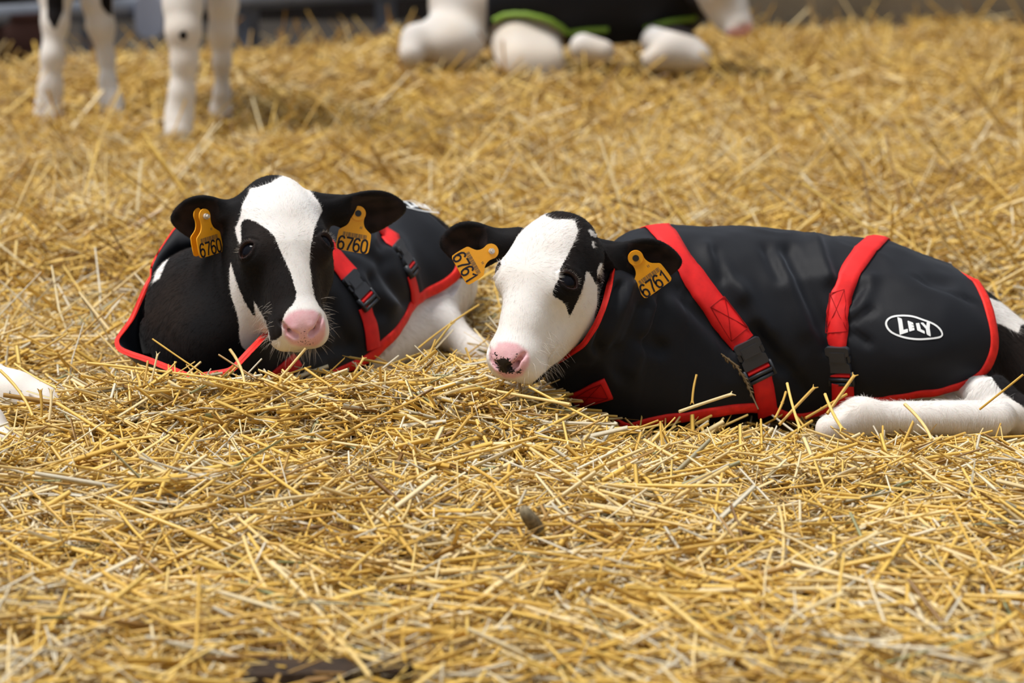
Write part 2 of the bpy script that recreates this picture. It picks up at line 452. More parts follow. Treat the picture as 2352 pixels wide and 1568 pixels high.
def disc_uv(n=18, m=28):
    th = np.linspace(0, math.pi, n); ph = np.arange(m) * 2 * math.pi / m
    v = np.stack([np.outer(np.sin(th), np.cos(ph)), np.outer(np.sin(th), np.sin(ph)), np.outer(np.cos(th), np.ones(m))], -1).reshape(-1, 3)
    i, j = np.meshgrid(np.arange(n - 1), np.arange(m), indexing='ij'); j2 = (j + 1) % m
    return v, np.stack([i * m + j, (i + 1) * m + j, (i + 1) * m + j2, i * m + j2], -1).reshape(-1, 4)
def add_eyes(head, parent):
    ec, En = head.eye_local(); v, f = disc_uv()
    for sg in (-1, 1):
        c = ec * V(sg, 1, 1); E = En * V(sg, 1, 1)[:, None]
        if sg < 0: E = E * V(-1, 1, 1)                                  # keep it right handed
        W = head.R @ E
        bulge = v.copy(); bulge[:, 2] += .10 * np.clip(v[:, 2] - .75, 0, 1)
        o = mesh_np('eye', bulge * .0217 * head.S, f, M_EYE)
        o.parent = parent
        mw = Matrix([list(W[0]) + [0], list(W[1]) + [0], list(W[2]) + [0], [0, 0, 0, 1]])
        pos = head.w(*c) - np.array(parent.location)
        o.matrix_parent_inverse = Matrix(); o.location = pos; o.rotation_mode = 'QUATERNION'; o.rotation_quaternion = mw.to_quaternion()

def body_mesh(name, f, lo, hi, flo, fhi, hf, hc, parent, masks, zcut=None, mat=None):
    X, Y, Z = [axis_coords(lo[k], hi[k], flo[k], fhi[k], hf, hc) for k in range(3)]
    v, q = mesh_sdf(f, X, Y, Z)
    v, n = relax(f, v)
    # keep only what a cut below the bedding leaves
    o = mesh_np(name, v, q, mat or M_HIDE, parent)
    for k, a in masks(v, n).items(): fattr(o, k, a)
    return o, v, q, n

def hair_object(name, roots, dirs, lens, rad, parent, mat, attrs, steps=4, curl=0.0, droop=None, seed=1):
    n = len(roots); rs = np.random.RandomState(seed)
    t = np.linspace(0, 1, steps)
    P = roots[:, None] + dirs[:, None] * (lens[:, None] * t)[..., None]
    if droop is not None: P = P + (droop[:, None] * (lens[:, None] * t ** 2)[..., None])
    c = bpy.data.hair_curves.new(name); c.add_curves([steps] * n)
    a = c.attributes.get('position') or c.attributes.new('position', 'FLOAT_VECTOR', 'POINT')
    a.data.foreach_set('vector', P.astype(np.float32).ravel())
    r = c.attributes.get('radius') or c.attributes.new('radius', 'FLOAT', 'POINT')
    r.data.foreach_set('value', np.tile(rad * (1 - .85 * t ** 1.5), n).astype(np.float32))
    for k, val in attrs.items():
        b = c.attributes.new(k, 'FLOAT', 'POINT'); b.data.foreach_set('value', np.repeat(val, steps).astype(np.float32))
    c.materials.append(mat)
    o = bpy.data.objects.new(name, c); col.objects.link(o); o.parent = parent
    o.location = -parent.location
    return o
def scatter(v, q, n, k, weight, seed):
    """random points on quads, weight = per-vertex density"""
    rs = np.random.RandomState(seed)
    A = v[q]; ar = .5 * np.linalg.norm(np.cross(A[:, 2] - A[:, 0], A[:, 3] - A[:, 1]), axis=1) * weight[q].mean(1)
    cs = np.cumsum(ar); idx = np.searchsorted(cs, rs.rand(k) * cs[-1])
    a, b = rs.rand(k), rs.rand(k)
    w = np.stack([(1 - a) * (1 - b), a * (1 - b), a * b, (1 - a) * b], 1)
    return idx, w

# ------------------------------------------------------------------ calf with tags 6760 (left), facing the camera
A_WHITE = [
 [(655,403),(672,403),(690,411),(708,428),(720,442),(732,452),(738,470),(740,485),(735,495),(730,505),(722,525),(718,545),(714,565),(712,582),(711,605),(714,630),(717,655),(722,680),(731,700),(745,716),(757,735),(775,740),(790,850),(640,850),(622,800),(624,783),(638,778),(648,768),(647,745),(652,725),(660,712),(672,700),(679,688),(681,672),(676,655),(672,640),(665,620),(658,605),(650,588),(641,568),(629,541),(612,525),(600,517),(585,508),(570,503),(560,504),(554,512),(553,530),(554,556),(551,560),(546,552),(541,532),(541,522),(547,510),(553,495),(555,478),(558,465),(564,456),(570,445),(574,433),(600,427),(620,420),(635,411),(645,405)],
 [(530,602),(534,618),(541,642),(550,665),(560,690),(570,706),(580,722),(587,727),(585,710),(583,690),(590,702),(600,720),(610,738),(616,758),(620,782),(612,790),(606,770),(566,806),(554,792),(549,772),(550,752),(547,730),(540,705),(531,680),(527,655),(527,620)],
]
A_PINK = [(676,714),(690,711),(715,711),(724,713),(738,724),(746,736),(750,752),(748,768),(742,780),(733,790),(722,796),(690,796),(668,790),(655,776),(650,758),(649,742),(655,730),(665,720)]
B_BLACK = [
 [(1246,470),(1246,484),(1255,496),(1275,504),(1300,503),(1320,505),(1328,530),(1322,548),(1312,570),(1296,600),(1286,618),(1288,633),(1280,645),(1269,666),(1270,680),(1288,689),(1300,702),(1308,728),(1320,705),(1335,672),(1343,645),(1346,624),(1352,624),(1362,640),(1370,656),(1374,642),(1371,622),(1378,604),(1420,600),(1650,700),(1650,440),(1240,430)],
 [(1384,580),(1384,670),(1379,712),(1363,757),(1337,792),(1268,840),(1200,900),(1700,1150),(1700,580)],
 [(1172,525),(1152,580),(1141,604),(900,720),(900,470),(1180,470)],
]
B_WHITE_BITS = [[(1350,528),(1358,527),(1372,541),(1368,546),(1358,541)], [(1359,553),(1365,555),(1366,570),(1361,568)]]
B_PINK = [(1143,786),(1165,784),(1187,788),(1202,799),(1213,806),(1217,822),(1215,838),(1207,850),(1200,862),(1180,869),(1160,868),(1145,860),(1133,848),(1126,830),(1124,812),(1128,797),(1135,802),(1140,795)]

headA = Head(at(664, 551, 3.33), 15, 36, -4, 1.0, [])
headA.ears = Head(V(0, 0, 0), 0, 0, 0, 1, [
    (at(548, 492, 3.42), at(398, 505, 3.43), V(.05, -1, -.30), .036),
    (at(750, 482, 3.44), at(926, 482, 3.50), V(-.15, -1, -.35), .036)]).ears
headB = Head(at(1204, 620, 3.25), -33, 34, 2, 1.0, [], .86)
headB.ears = Head(V(0, 0, 0), 0, 0, 0, 1, [
    (at(1168, 560, 3.40), at(1015, 560, 3.44), V(-.15, -1, -.20), .035),
    (at(1392, 590, 3.36), at(1560, 604, 3.38), V(.2, -1, -.25), .034)]).ears

def chain(P, pts, k=.05):
    d = None
    for a, b, ra, rb in pts:
        s = s_cap(P, a, b, ra, rb); d = s if d is None else smin(d, s, k)
    return d

A_T = [at(492, 745, 3.58), at(570, 715, 3.66), at(720, 690, 3.78), at(880, 657, 3.98), at(985, 648, 4.12)]
def torsoA(P):
    d = chain(P, [(A_T[0], A_T[1], .100, .118), (A_T[1], A_T[2], .118, .130), (A_T[2], A_T[3], .132, .125), (A_T[3], A_T[4], .125, .085)])
    d = smin(d, s_cap(P, at(462, 800, 3.50), at(600, 815, 3.58), .078, .09), .06)         # brisket
    d = smin(d, s_cap(P, at(720, 780, 3.66), at(800, 800, 3.70), .060, .05), .06)         # elbow
    d = smin(d, s_ell(P, at(940, 640, 3.98), (.085, .10, .095)), .06)                       # haunch
    return d
def bodyA(P):
    d = torsoA(P)
    nk = s_cap(P, headA.w(0, .030, -.115), at(480, 705, 3.53), .064, .090)
    d = smin(d, nk, .05)
    d = smin(d, s_cap(P, headA.w(0, -.02, -.12), at(485, 790, 3.46), .038, .068), .05)
    # hind leg and knee
    d = smin(d, chain(P, [(at(975, 650, 3.93), at(1010, 740, 3.86), .045, .032), (at(1010, 740, 3.86), at(1095, 815, 3.82), .030, .022), (at(1095, 815, 3.82), at(1125, 850, 3.80), .024, .018)], .02), .03)
    d = smin(d, s_cap(P, at(945, 765, 3.82), at(870, 815, 3.72), .040, .030), .03)
    return smin(d, headA.sdf(P), .035)
def px_sd(v, polys, k):
    x, y = proj(v); d = None
    for pl in polys:
        s = poly_sd(x, y, pl) * k; d = s if d is None else np.minimum(d, s)
    return d
def masksA(v, n):
    L = headA.loc(v)
    front = (n @ c_f) < 0.25
    near = (L[:, 2] > -.115) & (L[:, 1] > -.16) & (np.abs(L[:, 0]) < .09)
    w = np.minimum(np.where(near, px_sd(v, A_WHITE[:1], .00060), .03), np.where(near | (v[:, 1] < 3.5), px_sd(v, A_WHITE[1:], .0006), .03))
    w = np.where(front | (L[:, 1] < -.05), w, .03)
    for e in headA.ears: w = np.maximum(w, -headA.ear_sdf(v, e) + .004)
    # body patches: white shoulder strip, belly, legs
    x, y = proj(v)
    w2 = poly_sd(x, y, [(395,525),(420,545),(400,570),(378,610),(366,640),(350,650),(372,580)]) * .0006
    w = np.minimum(w, np.where(v[:, 1] > 3.36, w2, .03))
    leg = poly_sd(x, y, [(855,840),(870,740),(940,690),(955,640),(1140,640),(1160,900),(855,900)]) * .0006
    w = np.minimum(w, leg)
    pk = np.clip(.5 - px_sd(v, [A_PINK], .00060) / .0045, 0, 1) * (L[:, 1] < -.08) * np.clip((n @ -c_f) * 3, 0, 1)
    sp = .33 * np.exp(-(((x - 702) / 16) ** 2 + ((y - 768) / 20) ** 2)) + .25 * np.exp(-(((x - 700) / 40) ** 2 + ((y - 786) / 8) ** 2))
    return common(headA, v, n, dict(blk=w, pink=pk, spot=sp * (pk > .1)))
def common(H, v, n, d):
    L = H.loc(v); L[:, 0] = np.abs(L[:, 0]); ec, En = H.eye_local(); e = (L - ec) @ En
    r = np.sqrt((e[:, 0] / 1.5) ** 2 + e[:, 1] ** 2)
    d['skin_shade'] = np.clip((.0118 - r) / .003, 0, 1) * (e[:, 2] > 0) * (e[:, 2] < .04)
    for e in H.ears:                                                     # thin brown hair inside the ear
        q = (v - e[0]) @ e[1]; de = H.ear_sdf(v, e)
        inn = (de < .003) & (q[:, 2] > 0) & (np.abs(q[:, 1]) < e[3] * .8) & (q[:, 0] > e[2] * .25) & (q[:, 0] < e[2] * .98) & ((n @ e[1][:, 2]) > .2)
        d['skin_shade'] = np.maximum(d['skin_shade'], inn * .55 * np.clip(.6 + noise(v, .012, 8), 0, 1))
    d['cream'] = np.clip(.15 + .5 * noise(v, .05, 3), 0, .35) * (np.abs(d['blk']) < 1)
    d['skin_shade'] = np.maximum(d['skin_shade'], .13 * np.clip((.075 - v[:, 2]) / .05, 0, 1) * np.clip(.7 + noise(v, .03, 31), 0, 1))  # shade painted into the colour of the legs, stronger low down
    # underside of jaw and legs yellowish
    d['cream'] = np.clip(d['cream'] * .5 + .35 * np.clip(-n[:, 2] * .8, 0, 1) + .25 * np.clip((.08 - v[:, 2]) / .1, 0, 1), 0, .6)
    return d

# ------------------------------------------------------------------ calf with tags 6761 (right), lying side on
B_T = [at(1440, 760, 3.52), at(1560, 752, 3.56), at(1750, 755, 3.58), at(1980, 765, 3.60), at(2150, 792, 3.60), at(2350, 885, 3.58)]
def torsoB(P):
    d = chain(P, [(B_T[0], B_T[1], .108, .126), (B_T[1], B_T[2], .126, .128), (B_T[2], B_T[3], .128, .122), (B_T[3], B_T[4], .120, .098), (B_T[4], B_T[5], .098, .085)])
    d = smin(d, s_cap(P, at(1390, 850, 3.42), at(1560, 880, 3.50), .070, .085), .06)
    d = smin(d, s_ell(P, at(2080, 782, 3.52), (.12, .10, .080)), .05)
    d = smin(d, s_cap(P, at(1390, 700, 3.43), at(1450, 720, 3.50), .083, .10), .05)
    return d
def bodyB(P):
    d = torsoB(P)
    d = smin(d, s_cap(P, headB.w(0, .030, -.115), at(1410, 735, 3.50), .058, .080), .05)
    d = smin(d, chain(P, [(at(2160, 885, 3.55), at(2262, 912, 3.43), .040, .035), (at(2262, 912, 3.43), at(2330, 950, 3.40), .035, .030), (at(2290, 960, 3.36), at(1975, 958, 3.33), .026, .022), (at(1975, 958, 3.33), at(1905, 985, 3.31), .027, .020)], .02), .03)
    return smin(d, headB.sdf(P), .03)
def masksB(v, n):
    L = headB.loc(v); x, y = proj(v)
    b = -px_sd(v, B_BLACK, .0006)
    wb = px_sd(v, B_WHITE_BITS, .0006); b = np.minimum(b, wb)
    b = np.where((n @ c_f < .3) | (L[:, 0] < 0), b, np.maximum(b, .01))
    for e in headB.ears: b = np.maximum(b, -headB.ear_sdf(v, e) + .003)
    b = np.where((v[:, 0] > .13) & (x < 1850), .02, b)
    # hind end: black with a white patch at the tail head, white legs
    wl_ = np.minimum(poly_sd(x, y, [(1840,880),(2190,840),(2262,838),(2280,870),(2306,905),(2352,935),(2700,960),(2700,1100),(1880,1100)]),
                     poly_sd(x, y, [(2235,670),(2290,690),(2330,705),(2400,730),(2400,745),(2345,745),(2340,765),(2300,745),(2262,735)])) * .0006
    b = np.where(x > 1850, wl_, b)
    pk = np.clip(.5 - px_sd(v, [B_PINK], .0006) / .0045, 0, 1) * (L[:, 1] < -.08)
    sp = .92 * np.exp(-(((x - 1158) / 19) ** 2 + ((y - 840) / 17) ** 2) ** 1.5) + .60 * np.exp(-(((x - 1185) / 28) ** 2 + ((y - 853) / 9) ** 2)) + .50 * np.exp(-(((x - 1137) / 10) ** 2 + ((y - 812) / 9) ** 2)) + .45 * np.exp(-(((x - 1186) / 9) ** 2 + ((y - 817) / 7) ** 2)) + .45 * np.exp(-(((x - 1155) / 30) ** 2 + ((y - 828) / 9) ** 2))
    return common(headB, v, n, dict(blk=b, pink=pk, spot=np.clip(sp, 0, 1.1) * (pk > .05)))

calfA = empty('calf', at(640, 860, 3.6), 'black calf with white blaze facing the camera, in red trimmed coat, orange tags reading 6760', 'calf')
calfB = empty('calf', at(1800, 930, 3.5), 'white faced calf with one black eye patch, lying side on, orange tags reading 6761', 'calf')
def box_of(H):
    c = H.w(0, -.03, -.06); return c - V(.14, .13, .17), c + V(.14, .13, .16)
def make_main(H, f, masks, lo, hi, parent):
    flo, fhi = box_of(H)
    for e in H.ears:
        tip = e[0] + e[1][:, 0] * e[2]
        flo[0] = min(flo[0], tip[0] - .01); fhi[0] = max(fhi[0], tip[0] + .01)
    r = body_mesh('body', f, lo, hi, flo, fhi, .0024, .0065, parent, masks)
    add_eyes(H, parent); return r
bA = make_main(headA, bodyA, masksA, V(-.55, 3.02, -.10), V(.05, 4.35, .42), calfA)
bB = make_main(headB, bodyB, masksB, V(-.12, 2.95, -.10), V(.95, 3.80, .38), calfB)

# ------------------------------------------------------------------ coats
def nylon_material():
    m, nt, b = new_mat('black_nylon')
    n1 = noise_n(nt, 6, 3, .5); n2 = noise_n(nt, 900, 2, .5)
    nt.links.new(mixc(nt, n1, (0.0055, 0.006, 0.009), (0.009, 0.010, 0.014)), b.inputs['Base Color'])
    b.inputs['Roughness'].default_value = 0.62; b.inputs['Specular IOR Level'].default_value = 0.20
    b.inputs['Sheen Weight'].default_value = 0.10; b.inputs['Sheen Roughness'].default_value = .4; b.inputs['Sheen Tint'].default_value = (.7, .8, 1, 1)
    bump(nt, b, n2, .20, .0006)
    return m
def webbing_material():
    m, nt, b = new_mat('red_webbing')
    n1 = noise_n(nt, 60, 3, .6)
    nt.links.new(mixc(nt, mapr(nt, n1, .35, .7), (0.80, 0.014, 0.014), (0.66, 0.010, 0.012)), b.inputs['Base Color'])
    b.inputs['Roughness'].default_value = 0.60; b.inputs['Specular IOR Level'].default_value = 0.35
    w = N(nt, 'ShaderNodeTexNoise', i_Scale=1500.0); t = nt.nodes.new('ShaderNodeTexCoord'); nt.links.new(t.outputs['Object'], w.inputs['Vector'])
    bump(nt, b, w.outputs['Fac'], .35, .0006)
    return m
M_NYLON = nylon_material(); M_RED = webbing_material()
M_BIND = plain('red_binding', (0.78, 0.020, 0.012), .6, .3, nb=(90, .16, .5))
M_STITCH = plain('dark_red_thread', (0.30, 0.004, 0.006), .7, .2)
M_BUCKLE = plain('black_plastic', (0.028, 0.031, 0.040), .42, .5)
M_PRINT = plain('white_print', (0.80, 0.82, 0.84), .5, .3)
M_TAG = plain('orange_tag', (0.93, 0.40, 0.012), .42, .45, nb=(35, .07))
M_INK = plain('tag_ink', (0.012, 0.012, 0.022), .5, .3); M_INK2 = plain('tag_fine_ink', (0.20, 0.13, 0.07), .5, .3)
M_STUD = plain('black_stud', (0.012, 0.012, 0.013), .35, .5); M_PIN = plain('clear_pin', (0.55, 0.50, 0.44), .25, .5)

class Shell:
    """a draped cloth surface given on an (s, t) grid: s runs from collar to tail, t from the spine (0) round to the belly (+-pi)"""
    def __init__(s, sdf, ring, stations, off, folds, nose, ns=210, ntt=200, blend=.14):
        S = np.linspace(0, 1, ns); T = np.linspace(-math.pi, math.pi, ntt)
        ss = [a[0] for a in stations]
        I = lambda k: np.stack([np.interp(S, ss, [a[k][c] for a in stations]) for c in range(3)], 1)
        C, E1, E2 = I(1), I(2), I(3); E1 = nrm(E1); E2 = nrm(E2)
        D = nrm(np.cos(T)[None, :, None] * E1[:, None] + np.sin(T)[None, :, None] * E2[:, None])
        O = np.broadcast_to(C[:, None], D.shape); r = np.full(D.shape[:2], .03)
        fo, fd = O.reshape(-1, 3), D.reshape(-1, 3); r = r.ravel()
        for _ in range(26):
            d = sdf(fo + fd * r[:, None]); r = r - np.clip(d - off, -.05, .02) * .9; r = np.maximum(r, .01)
        R = r.reshape(D.shape[:2])
        for _ in range(14):                                          # cloth bridges hollows
            Rp = R.copy(); Rp[1:-1] = (R[:-2] + R[2:] + 2 * R[1:-1]) / 4
            Rp = (np.roll(Rp, 1, 1) + np.roll(Rp, -1, 1) + 2 * Rp) / 4
            R = np.maximum(Rp, R - .0006)
        P = O + D * R[..., None]
        rt = [a[0] for a in ring]; rp = [a[1] for a in ring]
        ringP = np.stack([np.interp(T, rt, [p[c] for p in rp], period=2 * math.pi) for c in range(3)], 1)
        for _ in range(6): ringP = (np.roll(ringP, 1, 0) + np.roll(ringP, -1, 0) + 2 * ringP) / 4
        k = np.clip(S / blend, 0, 1); k = (k * k * (3 - 2 * k))[:, None, None]
        P = ringP[None] * (1 - k) + P * k
        s.S, s.T, s.ns, s.nt = S, T, ns, ntt
        s.P = P; s.update()
        x, y = proj(P.reshape(-1, 3)); x = x.reshape(ns, ntt); y = y.reshape(ns, ntt)
        front = (s.Nn @ c_f) < .25
        h = np.zeros((ns, ntt))
        for (x0, y0, x1, y1, w, dep) in folds:
            ex, ey = x1 - x0, y1 - y0; L2 = ex * ex + ey * ey
            tt = np.clip(((x - x0) * ex + (y - y0) * ey) / L2, 0, 1)
            dd = (x - x0 - ex * tt) ** 2 + (y - y0 - ey * tt) ** 2
            h += front * 2.3 * dep * np.exp(-dd / (1.3 * w * w)) * np.where(tt <= 0, .8, 1)
        Q = P * V(1, 1, .45)
        h = np.maximum(h, -.012); h += nose * (noise(Q, .045, 11) * .6 + noise(P, .10, 12) + .30 * noise(P * V(1, 1, .6), .022, 13) + .9 * (1 - 2 * np.abs(noise(P * V(1, 1, .55), .065, 17))) ** 3) * np.clip(S / .08, .15, 1)[:, None]
        for _ in range(2): h[1:-1] = (h[:-2] + h[2:] + 2 * h[1:-1]) / 4
        s.P = P + s.Nn * h[..., None]; s.P[:, -1] = s.P[:, 0]; s.update()
    def update(s):
        P = s.P; a = np.gradient(P, axis=0); b = np.gradient(P, axis=1)
        n = nrm(np.cross(a, b)); c = P.mean(1, keepdims=True)
        if ((P - c) * n).sum(-1).mean() < 0: n = -n
        s.Nn = n
        i, j = np.meshgrid(np.arange(s.ns - 1), np.arange(s.nt - 1), indexing='ij')
        q = np.stack([i * s.nt + j, (i + 1) * s.nt + j, (i + 1) * s.nt + j + 1, i * s.nt + j + 1], -1).reshape(-1, 4)
        s.q = q; s.bvh = BVHTree.FromPolygons(P.reshape(-1, 3).tolist(), q.tolist())
    def ev(s, st, arr=None):
        st = np.atleast_2d(st); arr = s.P if arr is None else arr
        u = np.clip(st[:, 0], 0, 1) * (s.ns - 1); v = np.clip((st[:, 1] + math.pi) / (2 * math.pi), 0, 1) * (s.nt - 1)
        i = np.minimum(u.astype(int), s.ns - 2); j = np.minimum(v.astype(int), s.nt - 2); a = (u - i)[:, None]; b = (v - j)[:, None]
        return arr[i, j] * (1 - a) * (1 - b) + arr[i + 1, j] * a * (1 - b) + arr[i, j + 1] * (1 - a) * b + arr[i + 1, j + 1] * a * b
    def nn(s, st): return nrm(s.ev(st, s.Nn))
    def px(s, x, y):
        """photograph pixel -> (s, t) on the near side"""
        d = rayd(x, y); loc, nr, idx, dist = s.bvh.ray_cast(Vector(CAM), Vector(d))
        if loc is None:
            best = None
            for k in np.linspace(3.2, 4.3, 80):
                l2, n2, i2, d2 = s.bvh.find_nearest(Vector(CAM + d * k))
                if best is None or d2 < best[1]: best = (l2, d2, i2)
            loc, idx = best[0], best[2]
        i, j = divmod(idx, s.nt - 1); A, B, Dq = s.P[i, j], s.P[i + 1, j], s.P[i, j + 1]; p = np.array(loc) - A
        M = np.stack([B - A, Dq - A], 1); uv = np.linalg.lstsq(M, p, rcond=None)[0]; uv = np.clip(uv, 0, 1)
        return V((i + uv[0]) / (s.ns - 1), -math.pi + 2 * math.pi * (j + uv[1]) / (s.nt - 1))
    def snap(s, P, off=0.0):
        out = []; nv = []
        for p in P:
            l, n, i, d = s.bvh.find_nearest(Vector(p)); i0, j0 = divmod(i, s.nt - 1); n = s.Nn[i0, j0]
            out.append(np.array(l) + n * off); nv.append(n)
        return np.array(out), np.array(nv)

def ribbon(mb, sh, st, w, off, th, wrap=None):
    """webbing along an (s,t) polyline lying on the shell; w = full width"""
    C = sh.ev(st); Nn = sh.nn(st); T = nrm(np.gradient(C, axis=0)); S = nrm(np.cross(T, Nn))
    cols = []
    for a in (-.5, -.25, 0, .25, .5):
        p, n = sh.snap(C + S * w * a, 0); cols.append((p + n * off, p + n * (off + th * (1 - .5 * (abs(a) == .5)))))
    top = [c[1] for c in cols]; bot = [c[0] for c in cols]
    rows = np.stack(top + bot[::-1], 1); k = rows.shape[1]; n = len(C)
    v = rows.reshape(-1, 3); i, j = np.meshgrid(np.arange(n - 1), np.arange(k), indexing='ij'); j2 = (j + 1) % k
    mb.add(v, np.stack([i * k + j, (i + 1) * k + j, (i + 1) * k + j2, i * k + j2], -1).reshape(-1, 4))
    mb.add(v[:k], [list(range(k))]); mb.add(v[-k:], [list(range(k))[::-1]])
def binding(mb, sh, st, w, th, flip):
    C = sh.ev(st); Nn = sh.nn(st); T = nrm(np.gradient(C, axis=0)); S = nrm(np.cross(T, Nn)) * flip
    rs = np.random.RandomState(4); wob = 1 + .10 * np.interp(np.arange(len(C)), np.arange(0, len(C) + 6, 6), rs.randn(len(range(0, len(C) + 6, 6))))[:, None]
    f = lambda a, off: sh.snap(C + S * w * a, 0)[0] + Nn * off
    rows = [f(1, .0004) + 0, f(.97, th), f(.55, th * 1.3 * wob), f(.12, th * 1.15), C - S * .0022 + Nn * .0006, C + S * .003 - Nn * .0052, f(.9, -.0050)]
    rows = np.stack(rows, 1); k = rows.shape[1]; n = len(C); v = rows.reshape(-1, 3)
    i, j = np.meshgrid(np.arange(n - 1), np.arange(k), indexing='ij'); j2 = (j + 1) % k
    mb.add(v, np.stack([i * k + j, (i + 1) * k + j, (i + 1) * k + j2, i * k + j2], -1).reshape(-1, 4))
def cloth_panel(sh, poly, step, name, mat, parent, kt=.13):
    """cut the coat out of the shell along an outline in (s,t); two skins"""
    L = 1.0; B = np.array(poly, float); B = B * V(L, kt)
    lo, hi = B.min(0), B.max(0)
    gx, gy = np.meshgrid(np.arange(lo[0] + step, hi[0], step), np.arange(lo[1] + step, hi[1], step * .9), indexing='ij')
    gy = gy + (np.arange(gx.shape[0]) % 2)[:, None] * step * .45
    sd = poly_sd(gx.ravel(), gy.ravel(), B); keep = sd < -step * .45
    pts = np.concatenate([B, np.stack([gx.ravel(), gy.ravel()], 1)[keep]])
    r = delaunay_2d_cdt([Vector(p) for p in pts], [], [list(range(len(B)))], 1, 1e-7)
    uv = np.array([tuple(p) for p in r[0]]) / V(L, kt); f = np.array([list(t) for t in r[2] if len(t) == 3])
    P = sh.ev(uv); Nn = sh.nn(uv); n = len(P)
    a = P[f]; fl = (np.cross(a[:, 1] - a[:, 0], a[:, 2] - a[:, 0]) * Nn[f[:, 0]]).sum(1) < 0
    f[fl] = f[fl][:, ::-1]
    return mesh_np(name, np.concatenate([P, P - Nn * .0045]), np.concatenate([f, f[:, ::-1] + n]), mat, parent)

LETTERS = [  # the printed letters, in the millimetres of the badge
 [(575,340),(600,340),(695,385),(708,430),(733,740),(850,715),(860,740),(858,820),(620,890),(612,870),(598,560)],
 [(865,480),(880,460),(1022,530),(1034,600),(975,575),(978,590),(1040,625),(1044,672),(985,680),(988,695),(1048,690),(1053,765),(905,802),(898,780)],
 [(1100,550),(1200,538),(1240,738),(1340,790),(1350,840),(1343,880),(1140,780),(1128,750)],
 [(1245,548),(1250,530),(1320,525),(1408,632),(1430,510),(1530,512),(1505,700),(1530,900),(1525,955),(1510,955),(1415,905),(1400,860),(1385,725)],
]
OVAL = [(700,258),(850,268),(1000,290),(1150,335),(1320,405),(1500,465),(1640,525),(1760,605),(1850,700),(1905,790),(1930,870),(1920,930),(1870,985),(1790,1015),(1650,1040),(1500,1060),(1250,1078),(1080,1072),(900,1045),(740,1005),(600,955),(450,885),(340,810),(260,710),(215,610),(203,520),(225,430),(290,350),(390,295),(520,265)]
def badge(sh, centre, ex, ey, parent, k=.00064 / 13.07):
    mb = MB(); O = np.array([1065., 665.])
    def put(p): return centre + ex * (p[0] - O[0]) * k - ey * (p[1] - O[1]) * k
    for L in LETTERS:
        r = delaunay_2d_cdt([Vector(p) for p in L], [], [list(range(len(L)))], 1, 1e-7)
        P, n = sh.snap([put(p) for p in r[0]], .0010); mb.add(P, [list(f) for f in r[2]])
    c = smooth_poly(OVAL, 1); t = nrm(np.roll(c, -1, 0) - np.roll(c, 1, 0)); nn_ = np.stack([-t[:, 1], t[:, 0]], 1)
    a, _ = sh.snap([put(p) for p in c], .0010); b, _ = sh.snap([put(p) for p in c + nn_ * 58 * np.sign(((O - c) * nn_).sum(1).mean())], .0010)
    n = len(c); i = np.arange(n); j = (i + 1) % n
    mb.add(np.concatenate([a, b]), np.stack([i, j, j + n, i + n], 1))
    return mb.build('badge_print', M_PRINT, parent)

def buckle(parent, O, Ydir, Nn, wmm, k=1.0, stretch=1.0):
    """side release buckle, top end at O, running along Ydir"""
    ey = -nrm(Ydir - (Ydir @ Nn) * Nn); ez = Nn; ex = nrm(np.cross(ey, ez)); h = wmm / 2 * .001
    u = h / 20.0; mb = MB(); s = stretch
    outline = [(-20,0),(-16,2.5),(16,2.5),(20,0),(20,-9),(14.5,-12),(14.5,-21),(19,-24),(19.5,-34),(18,-37),(-18,-37),(-19.5,-34),(-19,-24),(-14.5,-21),(-14.5,-12),(-20,-9)]
    mb.prism([(x, y * s) for x, y in outline], 2.0, 9.5, O, ex * u, ey * u, ez * u)
    mb.prism([(-13, -5 * s), (13, -5 * s), (13, -20 * s), (-13, -20 * s)], 9.5, 10.6, O, ex * u, ey * u, ez * u)
    for sg in (-1, 1):
        mb.prism([(sg * 15.5, -10 * s), (sg * 20.5, -12 * s), (sg * 20.5, -20 * s), (sg * 15.5, -24 * s)], 2.5, 7.0, O, ex * u, ey * u, ez * u)
        mb.box(O + (ex * sg * 20.5 + ey * (-46.5) * s + ez * 5.5) * u, ex * 1.8 * u, ey * 11 * s * u, ez * 4.2 * u)
    for yy, hh in ((-48, 9.5), (-55.5, 8.5)): mb.box(O + (ey * yy * s + ez * (hh - 2.2)) * u, ex * 20 * u, ey * 2.3 * s * u, ez * 2.4 * u)
    b = mb.build('buckle', M_BUCKLE, parent)
    m2 = MB(); n = 7
    P = [O + (ey * (-38 - 8 * q / (n - 1)) * s + ez * (4 + 5.5 * math.sin(math.pi * q / (n - 1)))) * u for q in range(n)]
    vv = np.array([p + ex * sg * 17 * u for p in P for sg in (-1, 1)]); i = np.arange(n - 1) * 2
    m2.add(vv, np.stack([i, i + 2, i + 3, i + 1], 1)); m2.build('webbing_loop', M_RED, parent, True)
    return O + ey * (-50 * s) * u

def st_line(sh, pts): return np.array([sh.px(*p) for p in pts])
def strap_stitch(parent, sh, quad):
    """box with a cross, sewn through the webbing"""
    a, b, c, d = quad; mb = MB()
    for p, q in ((a, b), (b, c), (c, d), (d, a), (a, c), (b, d)):
        st = st_line(sh, [tuple(np.array(p) + (np.array(q) - np.array(p)) * t) for t in np.linspace(0, 1, 9)])
        P = sh.ev(st) + sh.nn(st) * .0047; mb.tube(P, .0006, 4)
    mb.build('stitching', M_STITCH, parent)

